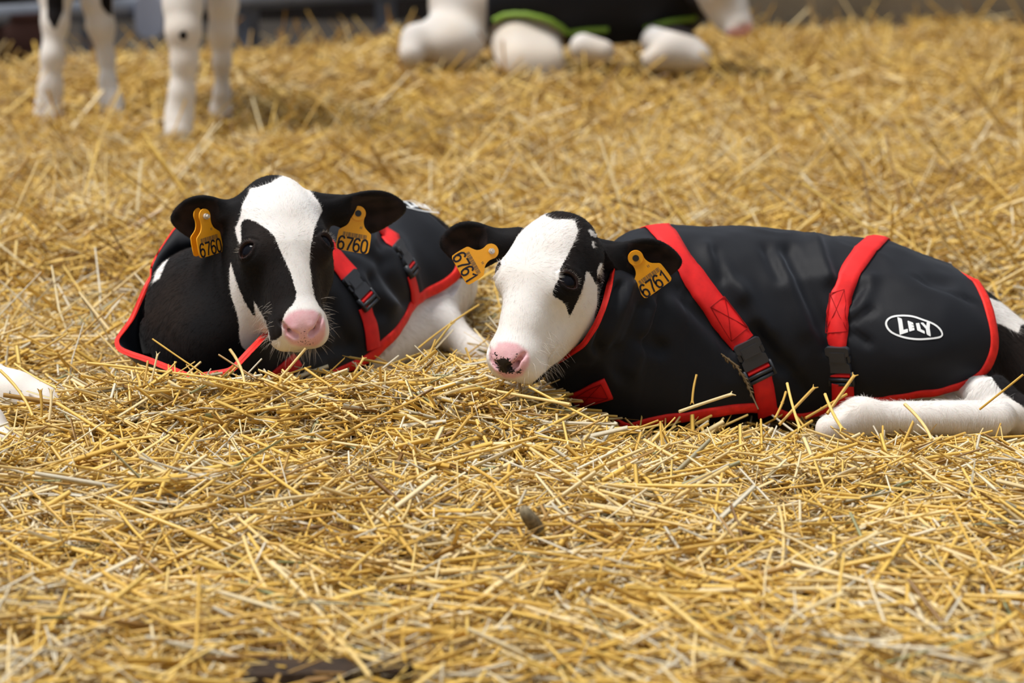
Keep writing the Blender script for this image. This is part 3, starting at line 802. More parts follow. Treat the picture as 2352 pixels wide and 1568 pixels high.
def make_coat(sh, hem, s_seam, parent, step=.0068):
    hs = st_line(sh, hem); hs[:, 1] = np.clip(hs[:, 1], .02, math.pi - .02)
    hs = smooth_poly(hs, 2, False); hs = resample(hs * V(1, .13), 150) / V(1, .13)
    front = np.stack([np.zeros(120), np.linspace(-math.pi, math.pi, 120)], 1)
    seamN = np.stack([np.linspace(0, s_seam, 14)[1:-1], np.full(12, math.pi)], 1)
    far = hs[::-1] * V(1, -1); seamF = seamN[::-1] * V(1, -1)
    poly = np.concatenate([front, seamN, hs, far, seamF])
    coat = cloth_panel(sh, poly, step, 'coat', M_NYLON, parent)
    mb = MB(); binding(mb, sh, np.concatenate([[(s_seam, math.pi)], hs, far, [(s_seam, -math.pi)]]), sh.bw, .0022, sh.flip); mb.build('red_binding', M_BIND, coat, True)
    fr = front.copy()
    mb = MB(); binding(mb, sh, fr, sh.bw * .85, .0022, sh.flip); mb.build('red_binding', M_BIND, coat, True)
    return coat, hs
def extend(st, t_end, n=16, k=1.0):
    """carry a strap from its first visible point over the back"""
    d = st[1] - st[0]; s0, t0 = st[0]; sl = -d[0] / d[1] * k
    t = np.linspace(t_end, t0, n, endpoint=False); s = s0 + sl * (t0 - t) * np.exp(-np.maximum(t0 - t, 0) * .6)
    return np.concatenate([np.stack([s, t], 1), st])

# --- coat of the right hand calf
ringB = [(0, at(1415, 570, 3.50)), (.45, at(1412, 600, 3.36)), (.9, at(1404, 650, 3.305)), (1.3, at(1392, 700, 3.28)), (1.7, at(1372, 748, 3.27)), (2.1, at(1342, 795, 3.275)),
         (2.5, at(1282, 832, 3.31)), (2.85, at(1238, 850, 3.33)), (3.14, at(1222, 846, 3.37)), (-2.7, at(1225, 820, 3.42)), (-2.1, at(1262, 770, 3.48)), (-1.3, at(1310, 670, 3.54)), (-.6, at(1370, 595, 3.55))]
stB = [(0, at(1375, 740, 3.45), V(.25, .1, .96), V(.3, -.95, 0)), (.15, at(1445, 755, 3.50), V(.18, 0, .98), V(.15, -.98, 0)), (.3, at(1560, 758, 3.555), V(.05, 0, 1), V(0, -1, 0)),
       (.5, at(1740, 765, 3.57), V(0, 0, 1), V(0, -1, 0)), (.75, at(2010, 775, 3.59), V(0, 0, 1), V(0, -1, 0)), (1.0, at(2300, 830, 3.60), V(.25, 0, 1), V(.25, -1, 0))]
foldsB = [(1812,570,1888,745,13,-.009),(1872,556,1900,640,14,.006),(1790,600,1850,760,16,.003),(1560,660,1682,796,15,-.006),(1740,757,1795,840,12,-.007),(1705,660,1760,760,18,.004),
          (1947,742,2002,712,7,-.004),(1950,760,1995,788,7,-.004),(1950,700,1985,660,8,-.003),(1888,742,1905,800,10,-.006),
          (1425,655,1372,805,9,-.006),(1448,650,1392,790,9,.004),(1478,700,1422,860,10,-.006),(1505,700,1450,850,12,.004),(1540,640,1500,780,16,-.005),(1480,788,1520,800,14,-.007),
          (1620,570,1700,680,16,.004),(1290,880,1340,850,9,-.004),(1330,905,1420,800,12,-.005),(1640,580,1660,640,10,-.004),(1760,570,1790,640,10,-.004),(2130,640,2180,650,12,-.003),(2000,640,1975,720,12,.003),
          (1800,830,1850,900,12,-.005),(2097,635,2238,695,3.0,-.0022)]
shB = Shell(torsoB, ringB, stB, .014, foldsB, .0034); shB.bw = .0145; shB.flip = 1
hemB = [(1418,962),(1480,961),(1560,947),(1640,936),(1732,925),(1777,935),(1814,950),(1851,952),(1895,940),(1958,912),(2036,913),(2147,894),(2221,876),(2257,848),(2276,808),(2277,765),(2266,720),(2253,680),(2238,648),(2225,638)]
coatB, hB = make_coat(shB, hemB, .10, calfB)
def straps(sh, coat, top, tail, wtop, wtail, tend=-2.2, off=.0016, k=1.0):
    st = st_line(sh, smooth_poly(top, 2, False)); st = extend(st, tend, k=k)
    mb = MB(); ribbon(mb, sh, resample(st * V(1, .13), 60) / V(1, .13), wtop, off, .0032); mb.build('strap', M_RED, coat, True)
    st = st_line(sh, smooth_poly(tail, 1, False)); mb = MB(); ribbon(mb, sh, resample(st * V(1, .13), 24) / V(1, .13), wtail, off, .003); mb.build('strap', M_RED, coat, True)
def put_buckle(sh, coat, a, b, wmm, stretch=1.0, dz=.0):
    sa, sb = sh.px(*a), sh.px(*b); A, B = sh.ev(sa)[0], sh.ev(sb)[0]; n = nrm(sh.nn(sa)[0] + sh.nn(sb)[0])
    L = np.linalg.norm(B - A); u = wmm / 40 * .001
    buckle(coat, A + n * dz, B - A, n, wmm, stretch=L / (57 * u))
straps(shB, coatB, [(1530,543),(1566,597),(1625,685),(1680,752),(1708,786)], [(1748,868),(1756,905),(1762,950)], .039, .031)
put_buckle(shB, coatB, (1712,786), (1749,868), 40)
straps(shB, coatB, [(1984,580),(1950,628),(1930,680),(1922,730),(1922,794)], [(1936,880),(1937,920),(1930,960)], .0315, .033)
put_buckle(shB, coatB, (1925,797), (1936,882), 36)
strap_stitch(coatB, shB, [(1630,705),(1663,682),(1716,752),(1682,780)])
strap_stitch(coatB, shB, [(1904,676),(1938,668),(1944,762),(1900,764)])
tabP = smooth_poly([(1308,905),(1388,869),(1407,913),(1330,936)], 0)
def patch(sh, pts, name, mat, coat, off=.0035, n=8):
    a, b, c, d = [np.array(p, float) for p in pts]; V_ = []
    for i in range(n):
        for j in range(n):
            u, v = i / (n - 1), j / (n - 1); p = (a * (1 - u) + b * u) * (1 - v) + (d * (1 - u) + c * u) * v
            st = sh.px(*p); V_.append(sh.ev(st)[0] + sh.nn(st)[0] * off)
    V_ = np.array(V_); q = []
    for i in range(n - 1):
        for j in range(n - 1): q.append([i * n + j, (i + 1) * n + j, (i + 1) * n + j + 1, i * n + j + 1])
    q = np.array(q); nv = sh.snap(V_[:1])[1][0]; lo = V_ - nv * .003; m = n * n
    rim = [i for i in range(n)] + [i * n + n - 1 for i in range(1, n)] + [(n - 1) * n + j for j in range(n - 2, -1, -1)] + [i * n for i in range(n - 2, 0, -1)]
    sk = [[rim[i], rim[(i + 1) % len(rim)], rim[(i + 1) % len(rim)] + m, rim[i] + m] for i in range(len(rim))]
    return mesh_np(name, np.concatenate([V_, lo]), np.concatenate([q, q[:, ::-1] + m, np.array(sk)]), mat, coat, False)
patch(shB, [(1308,905),(1388,869),(1407,913),(1330,936)], 'fastening_tab', M_RED, coatB)
strap_stitch(coatB, shB, [(1322,906),(1382,879),(1396,910),(1336,929)])
stc = shB.px(2101, 751); nB = shB.nn(stc)[0]; exB = nrm(V(1, 0, 0) - nB[0] * nB); eyB = nrm(np.cross(nB, exB))
if eyB[2] < 0: eyB = -eyB
badge(shB, shB.ev(stc)[0], exB, eyB, coatB)

# --- coat of the left hand calf
ringA = [(0, at(600, 478, 3.66)), (.5, at(700, 490, 3.62)), (1.0, at(740, 590, 3.56)), (1.5, at(700, 690, 3.47)), (1.9, at(628, 752, 3.40)), (2.3, at(583, 800, 3.35)), (2.7, at(532, 855, 3.325)),
         (3.14, at(440, 868, 3.33)), (-2.75, at(345, 830, 3.39)), (-2.4, at(272, 805, 3.43)), (-2.2, at(264, 782, 3.455)), (-1.9, at(300, 735, 3.50)), (-1.5, at(335, 655, 3.545)), (-1.1, at(365, 590, 3.58)), (-.75, at(410, 522, 3.61)), (-.35, at(490, 490, 3.65))]
e2A = V(.89, -.45, 0)
stA = [(0, at(480, 700, 3.52), V(0, .1, 1), V(.98, -.2, 0)), (.2, at(560, 705, 3.62), V(0, 0, 1), V(.93, -.36, 0)), (.5, at(720, 690, 3.78), V(0, 0, 1), e2A), (.8, at(890, 640, 3.98), V(0, 0, 1), e2A), (1.0, at(1000, 610, 4.13), V(.15, .3, 1), V(.95, -.25, 0))]
foldsA = [(800,560,880,600,14,-.004),(880,620,930,690,14,-.004),(760,700,800,790,16,-.006),(850,640,870,720,10,-.004),(700,820,800,790,14,-.004),(900,480,880,560,12,-.004),(820,640,900,700,18,.004)]
shA = Shell(torsoA, ringA, stA, .012, foldsA, .0030); shA.bw = .0150; shA.flip = 1
hemA = [(560,905),(645,893),(740,862),(830,826),(862,800),(880,778),(930,725),(950,685),(985,662),(1020,644),(1048,622),(1047,592),(1044,562),(1034,534)]
coatA, hA = make_coat(shA, hemA, .10, calfA)
straps(shA, coatA, [(740,560),(770,598),(800,632)], [(835,705),(850,745),(856,800)], .038, .030, k=.4)
put_buckle(shA, coatA, (798,634), (846,706), 33)
straps(shA, coatA, [(860,505),(888,540),(910,565)], [(940,632),(950,665),(953,690)], .046, .032, k=.4)
put_buckle(shA, coatA, (905,562), (945,634), 40)
patch(shA, [(606,868),(672,812),(690,838),(622,900)], 'fastening_tab', M_RED, coatA)
stc = shA.px(985, 500); nA = shA.nn(stc)[0]; exA = nrm(V(.80, .60, 0) - (V(.80, .60, 0) @ nA) * nA); eyA = nrm(np.cross(nA, exA))
badge(shA, shA.ev(stc)[0] + eyA * .036, exA, eyA, coatA)

# ------------------------------------------------------------------ ear tags
DIG = {'6': [(.57,.83),(.50,.95),(.34,1.0),(.18,.95),(.06,.80),(.02,.55),(.02,.28),(.10,.08),(.30,0),(.50,.07),(.58,.24),(.57,.42),(.47,.55),(.30,.60),(.14,.54),(.05,.42)],
       '7': [(.0,.96),(.60,.96),(.60,.86),(.42,.50),(.36,.40),(.24,0)], '0': [(.30,1.0),(.12,.93),(.03,.75),(.02,.5),(.03,.25),(.12,.07),(.30,0),(.48,.07),(.57,.25),(.58,.5),(.57,.75),(.48,.93),(.30,1.0)],
       '1': [(.08,.74),(.40,.98),(.40,0)]}
def stroke(mb, pts, w, f):
    P = np.array(pts, float); n = len(P); closed = np.allclose(P[0], P[-1])
    d = nrm(np.diff(P, axis=0)); nr = np.stack([-d[:, 1], d[:, 0]], 1)
    a = np.concatenate([nr[:1], nr]); b = np.concatenate([nr, nr[-1:]])
    if closed: a[0] = nr[-1]; b[-1] = nr[0]
    m = nrm(a + b); m = m / np.maximum((m * b).sum(1, keepdims=True), .55)
    L, R = P + m * w / 2, P - m * w / 2; i = np.arange(n - 1)
    mb.add([f(p) for p in np.concatenate([L, R])], np.stack([i, i + 1, i + 1 + n, i + n], 1))
def ear_tag(parent, O, ex, ey, text, stud, back=None, seed=1):
    """O = pin; ex to the right of the print, ey up; sizes in metres"""
    ez = np.cross(ex, ey); mm = .001
    root = empty('ear_tag', V(0, 0, 0)); root.parent = parent; root.location = Vector(O) - parent.location
    out = [(a * 11.0, b * 11.0) for a, b in [(math.cos(t), math.sin(t)) for t in np.linspace(math.radians(-25), math.radians(205), 15)]]
    left = [(-9.5, -9), (-10.5, -14), (-13, -19), (-18, -23), (-22.5, -26), (-24, -29), (-24.3, -52), (-22, -55), (-19, -56)]
    body = smooth_poly(out + left + [(-x, y) for x, y in left[::-1]], 1)
    bend = lambda y: .00
    mb = MB(); mb.prism([tuple(p) for p in body], -.8, .8, O, ex * mm, ey * mm, ez * mm); mb.build('tag_plate', M_TAG, root)
    if back is not None:
        bx, by, of = back; mb = MB(); mb.prism([tuple(p) for p in body], -.8, .8, O + of, bx * mm, by * mm, np.cross(bx, by) * mm); mb.build('tag_plate', M_TAG, root)
    th = np.linspace(0, 2 * math.pi, 25)[:-1]
    mb = MB(); mb.prism([(10.6 * math.cos(t), 10.6 * math.sin(t)) for t in th], .8, 2.2, O, ex * mm, ey * mm, ez * mm); 
    if stud == 'round': mb.build('tag_collar', M_TAG, root)
    mb = MB()
    if stud == 'round':
        mb.prism([(4.6 * math.cos(t), 4.6 * math.sin(t)) for t in th], 2.2, 3.6, O, ex * mm, ey * mm, ez * mm); mb.build('stud', M_STUD, root)
    else:
        mb.prism([(4.2 * math.cos(t), 4.2 * math.sin(t)) for t in th], .8, 4.5, O, ex * mm, ey * mm, ez * mm)
        mb.prism([(2.6 * math.cos(t), 2.6 * math.sin(t)) for t in th], 4.5, 8.5, O, ex * mm, ey * mm, ez * mm); mb.build('pin', M_PIN, root)
    f = lambda p: O + (ex * p[0] + ey * p[1] + ez * 1.05) * mm
    mb = MB(); x = -21.5
    for ch in text:
        h, w = 19.0, 14.5; stroke(mb, [(x + p[0] * w, -55 + p[1] * h) for p in DIG[ch]], 2.7, f); x += 11.2
    mb.build('number_print', M_INK, root)
    mb = MB(); rs = np.random.RandomState(7); x = -17.0
    while x < 18:
        w = rs.choice([.45, .8, 1.2]); mb.add([f(p) for p in ((x, -35.5), (x + w, -35.5), (x + w, -29), (x, -29))], [[0, 1, 2, 3]]); x += w + rs.choice([.4, .6, 1.0])
    for x in (6.0, 8.0): mb.add([f(p) for p in ((x, -21.5), (x + .9, -21.5), (x + .9, -18), (x, -18))], [[0, 1, 2, 3]])
    mb.build('bar_code', M_INK2, root)
def tag_at(parent, res, stud_px, bot_px, right_px, text, stud, dz_b=0, dz_r=0, dep=None, back=None, lift=.012):
    """stud, bottom middle and bottom right corner as seen; dz = how much farther the last two lie"""
    o = res[0]; bv = BVHTree.FromPolygons(res[1].tolist(), res[2].tolist())
    loc, n, i, d = bv.ray_cast(Vector(CAM), Vector(rayd(*stud_px)))
    D = loc.y if loc is not None and dep is None else dep
    O = at(*stud_px, D - lift); Bm = at(*bot_px, D - lift + dz_b); Rr_ = at(*right_px, D - lift + dz_b + dz_r)
    ey = nrm(O - Bm); ex = Rr_ - Bm; ex = nrm(ex - (ex @ ey) * ey)
    if back: back = (nrm(ex * back[0] + np.cross(ex, ey) * back[1]), ey, np.cross(ex, ey) * -back[2] + ex * back[3])
    ear_tag(parent, O, ex, ey, text, stud, back)
tag_at(calfA, bA, (470, 497), (487, 590), (513, 579), '6760', 'pin', .0, .019, lift=.030, back=(1.0, .08, .022, .012))
tag_at(calfA, bA, (823, 490), (808, 577), (846, 585), '6760', 'round', -.01, .0)
tag_at(calfB, bB, (1128, 577), (1062, 618), (1083, 654), '6761', 'pin', -.02, .0)
tag_at(calfB, bB, (1460, 592), (1513, 664), (1544, 640), '6761', 'round', -.0, -.0)

# ------------------------------------------------------------------ the hide keeps clear of the cloth that covers it
def mesh_bvh(o):
    me = o.data; v = np.empty(len(me.vertices) * 3, np.float32); me.vertices.foreach_get('co', v)
    return BVHTree.FromPolygons(v.reshape(-1, 3).tolist(), [p.vertices[:] for p in me.polygons])
def tuck(res, coat, box, H):
    o, v, q, n = res; bv = mesh_bvh(coat); v2 = v.copy()
    m = (v > box[0]).all(1) & (v < box[1]).all(1)
    for e in H.ears: m &= H.ear_sdf(v, e) > .010
    for i in np.where(m)[0]:
        l, nn, k, d = bv.find_nearest(Vector(v[i]), .030)
        if l is not None:
            side = (np.array(l) - v[i]) @ n[i]
            if side < .010: v2[i] = v[i] - n[i] * min(.026, .012 - side)
    o.data.vertices.foreach_set('co', v2.astype(np.float32).ravel()); o.data.update()
    return (o, v2, q, n), bv
bA, cvA = tuck(bA, coatA, (V(-.60, 3.44, -.2), V(.1, 4.4, .5)), headA)
bB, cvB = tuck(bB, coatB, (V(.115, 3.28, -.2), V(1.0, 3.9, .5)), headB)
# ------------------------------------------------------------------ fur and whiskers
def furcoat(H, res, f, masks, parent, vis, seed, count, whorl, cv):
    """short hair combed away from the whorl on the forehead, backwards on neck and body"""
    o, v, q, n = res
    if not HAIR or 'hair' in SKIP: return
    m = masks(v, n); L = H.loc(v)
    face = ((n @ -c_f) > -.35) & (v[:, 2] > -.02)
    bare = np.clip(1 - m['pink'] * 1.3, 0, 1) * np.clip(1 - m['skin_shade'], 0, 1)
    wgt = face * bare * vis(v)
    wgt = wgt * np.where(np.linalg.norm(v - H.O, axis=1) < .24, 1.0, .55)
    idx, w = scatter(v, q, n, count, wgt.astype(float), seed)
    C = q[idx]
    P = (v[C] * w[..., None]).sum(1); Nn = nrm((n[C] * w[..., None]).sum(1))
    far = np.where(np.linalg.norm(P - H.O, axis=1) > .15)[0]; ok = np.ones(len(P), bool)
    for i_ in far:
        if cv.ray_cast(Vector(P[i_] + Nn[i_] * .0005), Vector(Nn[i_]), .05)[0] is not None or cv.find_nearest(Vector(P[i_]), .012)[0] is not None: ok[i_] = False
    P, Nn, C, w = P[ok], Nn[ok], C[ok], w[ok]
    LL = H.loc(P); d = H.w(*whorl)
    away = nrm(P - d)                                       # radial from the whorl
    headw = np.clip((.20 - np.linalg.norm(P - H.w(0, -.02, -.05), axis=1)) / .04, 0, 1)[:, None]
    back = nrm(V(0, .5, -.8) * np.ones_like(P))
    T = away * headw + back * (1 - headw)
    T = T + .35 * np.stack([noise(P, .018, seed + k) for k in (1, 2, 3)], 1)
    for e in H.ears:                                        # on the ears towards the rim
        de = H.ear_sdf(P, e); u = e[1][:, 0]
        k = (np.clip((.006 - de) / .004, 0, 1) * (LL[:, 1] > .0) * (np.abs((P - e[0]) @ u - e[2] * .55) < e[2] * .60))[:, None]
        rim = ((P - e[0]) @ e[1])[:, 1:2] * e[1][:, 1] * 22
        T = T * (1 - k) + (u + rim) * k
    T = nrm(T - (T * Nn).sum(1, keepdims=True) * Nn)
    rs = np.random.RandomState(seed)
    mz = np.clip((-.085 - LL[:, 1]) / .03, 0, 1) * headw[:, 0]
    ln = .0080 + .0025 * np.clip((LL[:, 1] - .04) / .04, 0, 1) * headw[:, 0] + .006 * (1 - headw[:, 0]) - .0050 * mz
    for e in H.ears: ln = np.where(H.ear_sdf(P, e) < .004, .0065, ln)
    ln = ln * (.6 + .7 * rs.rand(len(P)))
    lift = .13 + .13 * rs.rand(len(P)) + .15 * mz
    D = nrm(T + lift[:, None] * Nn + .12 * rs.randn(len(P), 3))
    at_ = {k: (m[k][C] * w).sum(1) for k in ('blk', 'cream')}
    at_['rnd'] = rs.rand(len(P))
    tag(hair_object('fur', P - .0006 * Nn, D, ln, .00010, parent, M_HAIR, at_, 3, droop=-Nn * .25, seed=seed), kind='stuff')
    # whiskers on the muzzle, chin and above the eyes
    g = rs.rand(4000, 3)
    cand = (np.linalg.norm(L - V(0, -.105, -.07), axis=1) < .062) & (m['pink'] < .3) & (L[:, 1] < -.062) & (L[:, 2] < -.040) & ((n @ -c_f) > -.7)
    ci = np.where(cand)[0]
    sel = rs.choice(ci, 210, replace=False)
    chin = H.loc(v[sel])[:, 2] < -.078
    Wd = nrm(n[sel] * .9 + rs.randn(len(sel), 3) * .30 + np.where(chin, 1, .2)[:, None] * V(0, 0, -.35))
    wl_ = np.where(chin, .015, .017) * (.5 + rs.rand(len(sel)))
    lash = []; lp = []; ec, En = H.eye_local()
    for sg in (-1, 1):
        for a in np.linspace(30, 150, 26):
            a = math.radians(a); e = ec + En @ (V(.0135 * math.cos(a), .0090 * math.sin(a) + .0005, .0205))
            dd = En @ nrm(V(.9 * math.cos(a) + .25, .45 * math.sin(a) - .05, .9))
            lp.append(H.w(sg * e[0], e[1], e[2])); lash.append(H.R @ (dd * V(sg, 1, 1)))
    lash = nrm(np.array(lash) + rs.randn(len(lash), 3) * .12)
    R = np.concatenate([v[sel], np.array(lp)]); DD = np.concatenate([Wd, lash]); LN = np.concatenate([wl_, .006 + .004 * rs.rand(len(lash))])
    dr = np.concatenate([np.tile(V(0, 0, -.3), (len(sel), 1)), np.tile(V(0, 0, .1), (len(lash), 1))])
    tag(hair_object('whiskers', R, DD, LN, .00013, parent, M_WHISK, {}, 5, droop=dr, seed=seed), kind='stuff')
furcoat(headA, bA, bodyA, masksA, calfA, lambda v: (v[:, 1] < 4.05) & (v[:, 0] < .1), 5, 130000, (0.004, .004, .0), cvA)
furcoat(headB, bB, bodyB, masksB, calfB, lambda v: ((v[:, 0] < .26) | (v[:, 0] > .44)), 8, 130000, (0, .004, .0), cvB)

# ------------------------------------------------------------------ barn: floor, walls, feed fence
M_CONC = plain('concrete', (0.42, 0.41, 0.39), .9, .2, nb=(3.0, .18, .3)); M_DARKW = plain('dark_wall', (0.075, 0.062, 0.055), .9, .2, nb=(2.0, .3))
M_STEEL = plain('galvanised_steel', (0.26, 0.28, 0.33), .5, .5, .35, nb=(5.0, .15)); M_FLOOR = plain('barn_floor', (0.05, 0.042, 0.036), .95, .2)
def sbox(name, x0, x1, y0, y1, z0, z1, mat):
    mb = MB(); mb.box(((x0 + x1) / 2, (y0 + y1) / 2, (z0 + z1) / 2), ((x1 - x0) / 2, 0, 0), (0, (y1 - y0) / 2, 0), (0, 0, (z1 - z0) / 2))
    return tag(mb.build(name, mat), kind='structure')
sbox('floor', -6, 6, -1.5, 14.2, -.22, -.12, M_FLOOR)
sbox('wall_back', -6, 1.35, 13.6, 13.8, -.12, 2.6, M_DARKW)
sbox('wall_right', 1.15, 6, 12.15, 12.35, -.12, 2.6, M_CONC)
fence = empty('feed_fence', V(-1.6, 10.7, 0), 'grey galvanised fence of horizontal rails behind the standing calf', 'fence')
fa, fb = V(-3.0, 8.95, 0), V(-.15, 12.5, 0); fd = nrm(fb - fa)
for z, r in ((.135, .045), (.45, .030), (.72, .026), (1.0, .03)):
    mb = MB(); mb.tube([fa + fd * t + V(0, 0, z) for t in np.linspace(0, np.linalg.norm(fb - fa), 6)], r, 12); mb.build('rail', M_STEEL, fence, True)
for t in (.02, .95, 1.9, 2.85, 3.8, 4.6):
    mb = MB(); mb.box(fa + fd * t + V(0, .05, .47), fd * .035, np.cross(fd, V(0, 0, 1)) * .035, V(0, 0, .59)); mb.build('post', M_STEEL, fence)
    mb = MB(); mb.box(fa + fd * t + V(0, .05, -.115), fd * .08, np.cross(fd, V(0, 0, 1)) * .08, V(0, 0, .006)); mb.build('foot_plate', M_STEEL, fence)
mb = MB(); mb.box(at(25, 72, 10.15) * V(1, 1, 0) + V(0, 0, .02), V(.16, .04, 0), V(-.03, .10, 0), V(0, 0, .10)); mb.box(at(25, 72, 10.15) * V(1, 1, 0) + V(0, 0, .13), V(.17, .04, 0), V(-.03, .11, 0), V(0, 0, .012))
tag(mb.build('wooden_block', plain('red_brown_wood', (.07, .025, .017), .85)), 'dark red brown block lying in the gap under the far fence', 'block')
mb = MB(); P0 = at(345, 20, 10.6); mb.prism(smooth_poly([(-.055, -.09), (.055, -.09), (.065, .02), (.05, .09), (-.05, .09), (-.065, .02)], 1).tolist(), -.05, .05, V(P0[0], P0[1], .10), V(1, 0, 0), V(0, 0, 1), V(0, -1, 0))
tag(mb.build('salt_lick', plain('pale_blue', (.50, .54, .68), .6)), 'small pale blue block at the fence behind the standing calf', 'block')

# ------------------------------------------------------------------ the other calves
def far_body(name, f, lo, hi, h, parent, masks, mat=None, hf=None, flo=None, fhi=None):
    X, Y, Z = [axis_coords(lo[k], hi[k], lo[k], hi[k], h, h) for k in range(3)]
    v, q = mesh_sdf(f, X, Y, Z); v, n = relax(f, v, .006)
    o = mesh_np(name, v, q, mat or M_HIDE, parent)
    if masks:
        d = dict(pink=np.zeros(len(v)), spot=np.zeros(len(v)), skin_shade=np.zeros(len(v)), cream=np.clip(.25 + .4 * noise(v, .08, 5), 0, .5)); d.update(masks(v, n))
        for k, a in d.items(): fattr(o, k, a)
    return o
M_HOOF = plain('hoof_horn', (.10, .07, .05), .5)
# standing calf, far left: only its legs reach into the picture
def leg(P, pts, k=.03): return chain(P, [(at(a[0], a[1], a[2]), at(b[0], b[1], b[2]), a[3], b[3]) for a, b in zip(pts[:-1], pts[1:])], k)
headC = Head(V(-.55, 6.62, .80), 20, 25, 0, 1.0, []); headC.ears = Head(V(0, 0, 0), 0, 0, 0, 1, [(headC.w(-.05, .06, -.08), headC.w(-.16, .06, -.09), V(0, -1, -.3), .034), (headC.w(.05, .06, -.08), headC.w(.16, .06, -.09), V(0, -1, -.3), .034)]).ears
def bodyC(P):
    d = chain(P, [(V(-.86, 7.02, .62), V(-1.10, 7.50, .63), .15, .16), (V(-1.10, 7.50, .63), V(-1.22, 7.85, .64), .16, .13)], .06)
    d = smin(d, s_cap(P, V(-.86, 6.98, .64), headC.w(0, .02, -.10), .11, .06), .06)
    for L in ([(420,-150,7.00,.060), (420,10,6.96,.052), (421,72,6.93,.046), (424,140,6.92,.035), (418,215,6.92,.033), (412,262,6.92,.035), (409,300,6.90,.040)],
              [(500,-150,7.16,.055), (512,10,7.18,.040), (510,75,7.18,.036), (510,140,7.18,.023), (510,215,7.20,.021), (507,255,7.22,.028), (505,280,7.22,.031)],
              [(150,-150,7.40,.060), (128,-10,7.34,.046), (127,50,7.32,.037), (121,130,7.30,.031), (116,200,7.30,.033), (112,250,7.30,.037), (112,276,7.28,.041)],
              [(200,-150,7.46,.055), (222,0,7.44,.042), (232,60,7.44,.038), (245,135,7.44,.022), (248,190,7.42,.023), (256,235,7.40,.031), (262,262,7.38,.033)]):
        d = smin(d, leg(P, L), .05 if L[0][1] < 0 else .03)
    return smin(d, headC.sdf(P), .04)
def masksC(v, n):
    x, y = proj(v)
    b = -np.minimum.reduce([poly_sd(x, y, p) for p in ([(106,-40),(146,-40),(146,25),(128,68),(122,66),(108,40)], [(225,-40),(258,-40),(258,38),(245,30),(232,14)], [(411,78),(420,68),(430,74),(430,88),(420,94),(412,88)], [(60,-400),(600,-400),(600,-60),(60,-45)])]) * .00127
    return dict(blk=b, skin_shade=np.clip(.05 + .5 * np.exp(-((y - 95) / 35) ** 2 - ((x - 415) / 22) ** 2) * .25 + .22 * np.exp(-((y - 190) / 60) ** 2) * (x > 470), 0, .3), cream=np.clip(.22 + .45 * np.exp(-((y - 90) / 60) ** 2) * (x > 350), 0, .5))
calfC = empty('calf', V(-1.0, 7.15, 0), 'standing calf at the far left, only its white legs in view', 'calf')
far_body('body', bodyC, V(-1.50, 6.40, -.05), V(-.35, 8.05, 1.05), .009, calfC, masksC)
add_eyes(headC, calfC)

# calf lying far behind in a green trimmed coat
headD = Head(at(1708, -42, 8.45), 50, 22, 0, 1.25, []); headD.ears = Head(V(0, 0, 0), 0, 0, 0, 1, [(headD.w(-.05, .06, -.08), headD.w(-.15, .05, -.11), V(.3, -1, -.2), .04), (headD.w(.05, .06, -.08), headD.w(.15, .05, -.10), V(.3, -1, -.2), .04)]).ears
def torsoD(P): return chain(P, [(at(1080, 10, 8.80), at(1250, -20, 8.80), .15, .19), (at(1250, -20, 8.80), at(1520, -30, 8.78), .19, .17), (at(1520, -30, 8.78), at(1590, -60, 8.70), .15, .11)], .06)
def bodyD(P):
    d = torsoD(P)
    d = smin(d, s_ell(P, at(1032, 96, 8.68), (.130, .13, .105)), .05)
    d = smin(d, s_cap(P, at(955, 90, 8.62), at(945, 125, 8.56), .055, .045), .04)
    d = smin(d, chain(P, [(at(1190, 108, 8.62), at(1195, 150, 8.55), .092, .092), (at(1245, 118, 8.62), at(1250, 150, 8.55), .075, .075)], .05), .05)
    d = smin(d, chain(P, [(at(1510, 95, 8.62), at(1555, 112, 8.52), .060, .062), (at(1555, 112, 8.52), at(1500, 135, 8.48), .055, .04), (at(1555, 112, 8.52), at(1605, 130, 8.48), .058, .045)], .05), .04)
    d = smin(d, s_cap(P, at(1340, 108, 8.52), at(1385, 118, 8.50), .048, .04), .04)
    d = smin(d, s_cap(P, at(1590, -60, 8.68), headD.w(0, .0, -.09), .11, .075), .05)
    return smin(d, headD.sdf(P), .04)
def masksD(v, n):
    x, y = proj(v); L = headD.loc(v)
    b = -poly_sd(x, y, [(1560,-200),(1600,-60),(1592,-20),(1610,20),(1640,60),(1655,100),(1500,60),(1400,-100)]) * .0016
    pk = np.clip((-.108 - L[:, 1]) / .012, 0, 1) * (L[:, 2] > -.085) * (np.linalg.norm(L - V(0, -.13, -.05), axis=1) < .06)
    return dict(blk=b, pink=pk, skin_shade=np.where(pk > 0, 0, np.clip(.22 + .16 * noise(v, .09, 6), 0, .4)), cream=np.clip(.45 + .6 * noise(v, .10, 5) + .3 * ((x > 1130) & (x < 1300)), 0, .85))  # shade of the barn rear painted into the fur as darker, creamier tint
def coatfD(P):
    d = torsoD(P) - .022; x, y = proj(P)
    cut = poly_sd(x, y, [(1118,-500),(1118,175),(1128,60),(1160,42),(1210,38),(1262,52),(1292,75),(1308,108),(1480,108),(1520,78),(1560,68),(1600,78),(1635,88),(1650,60),(1600,-500)]) * .0015
    return smax(d, np.where(P[:, 1] < 8.95, cut, -.05), .01)
calfD = empty('calf', at(1300, 140, 8.6), 'blurred calf lying far behind in a black coat with green trim, white muzzle low', 'calf')
far_body('body', bodyD, V(-.60, 8.15, -.05), V(1.15, 9.15, .75), .012, calfD, masksD)
add_eyes(headD, calfD)
coatD = far_body('coat', coatfD, V(-.35, 8.35, -.05), V(.90, 9.15, .75), .012, calfD, None, M_NYLON)
M_GREEN = plain('green_binding', (.20, .34, .03), .6)
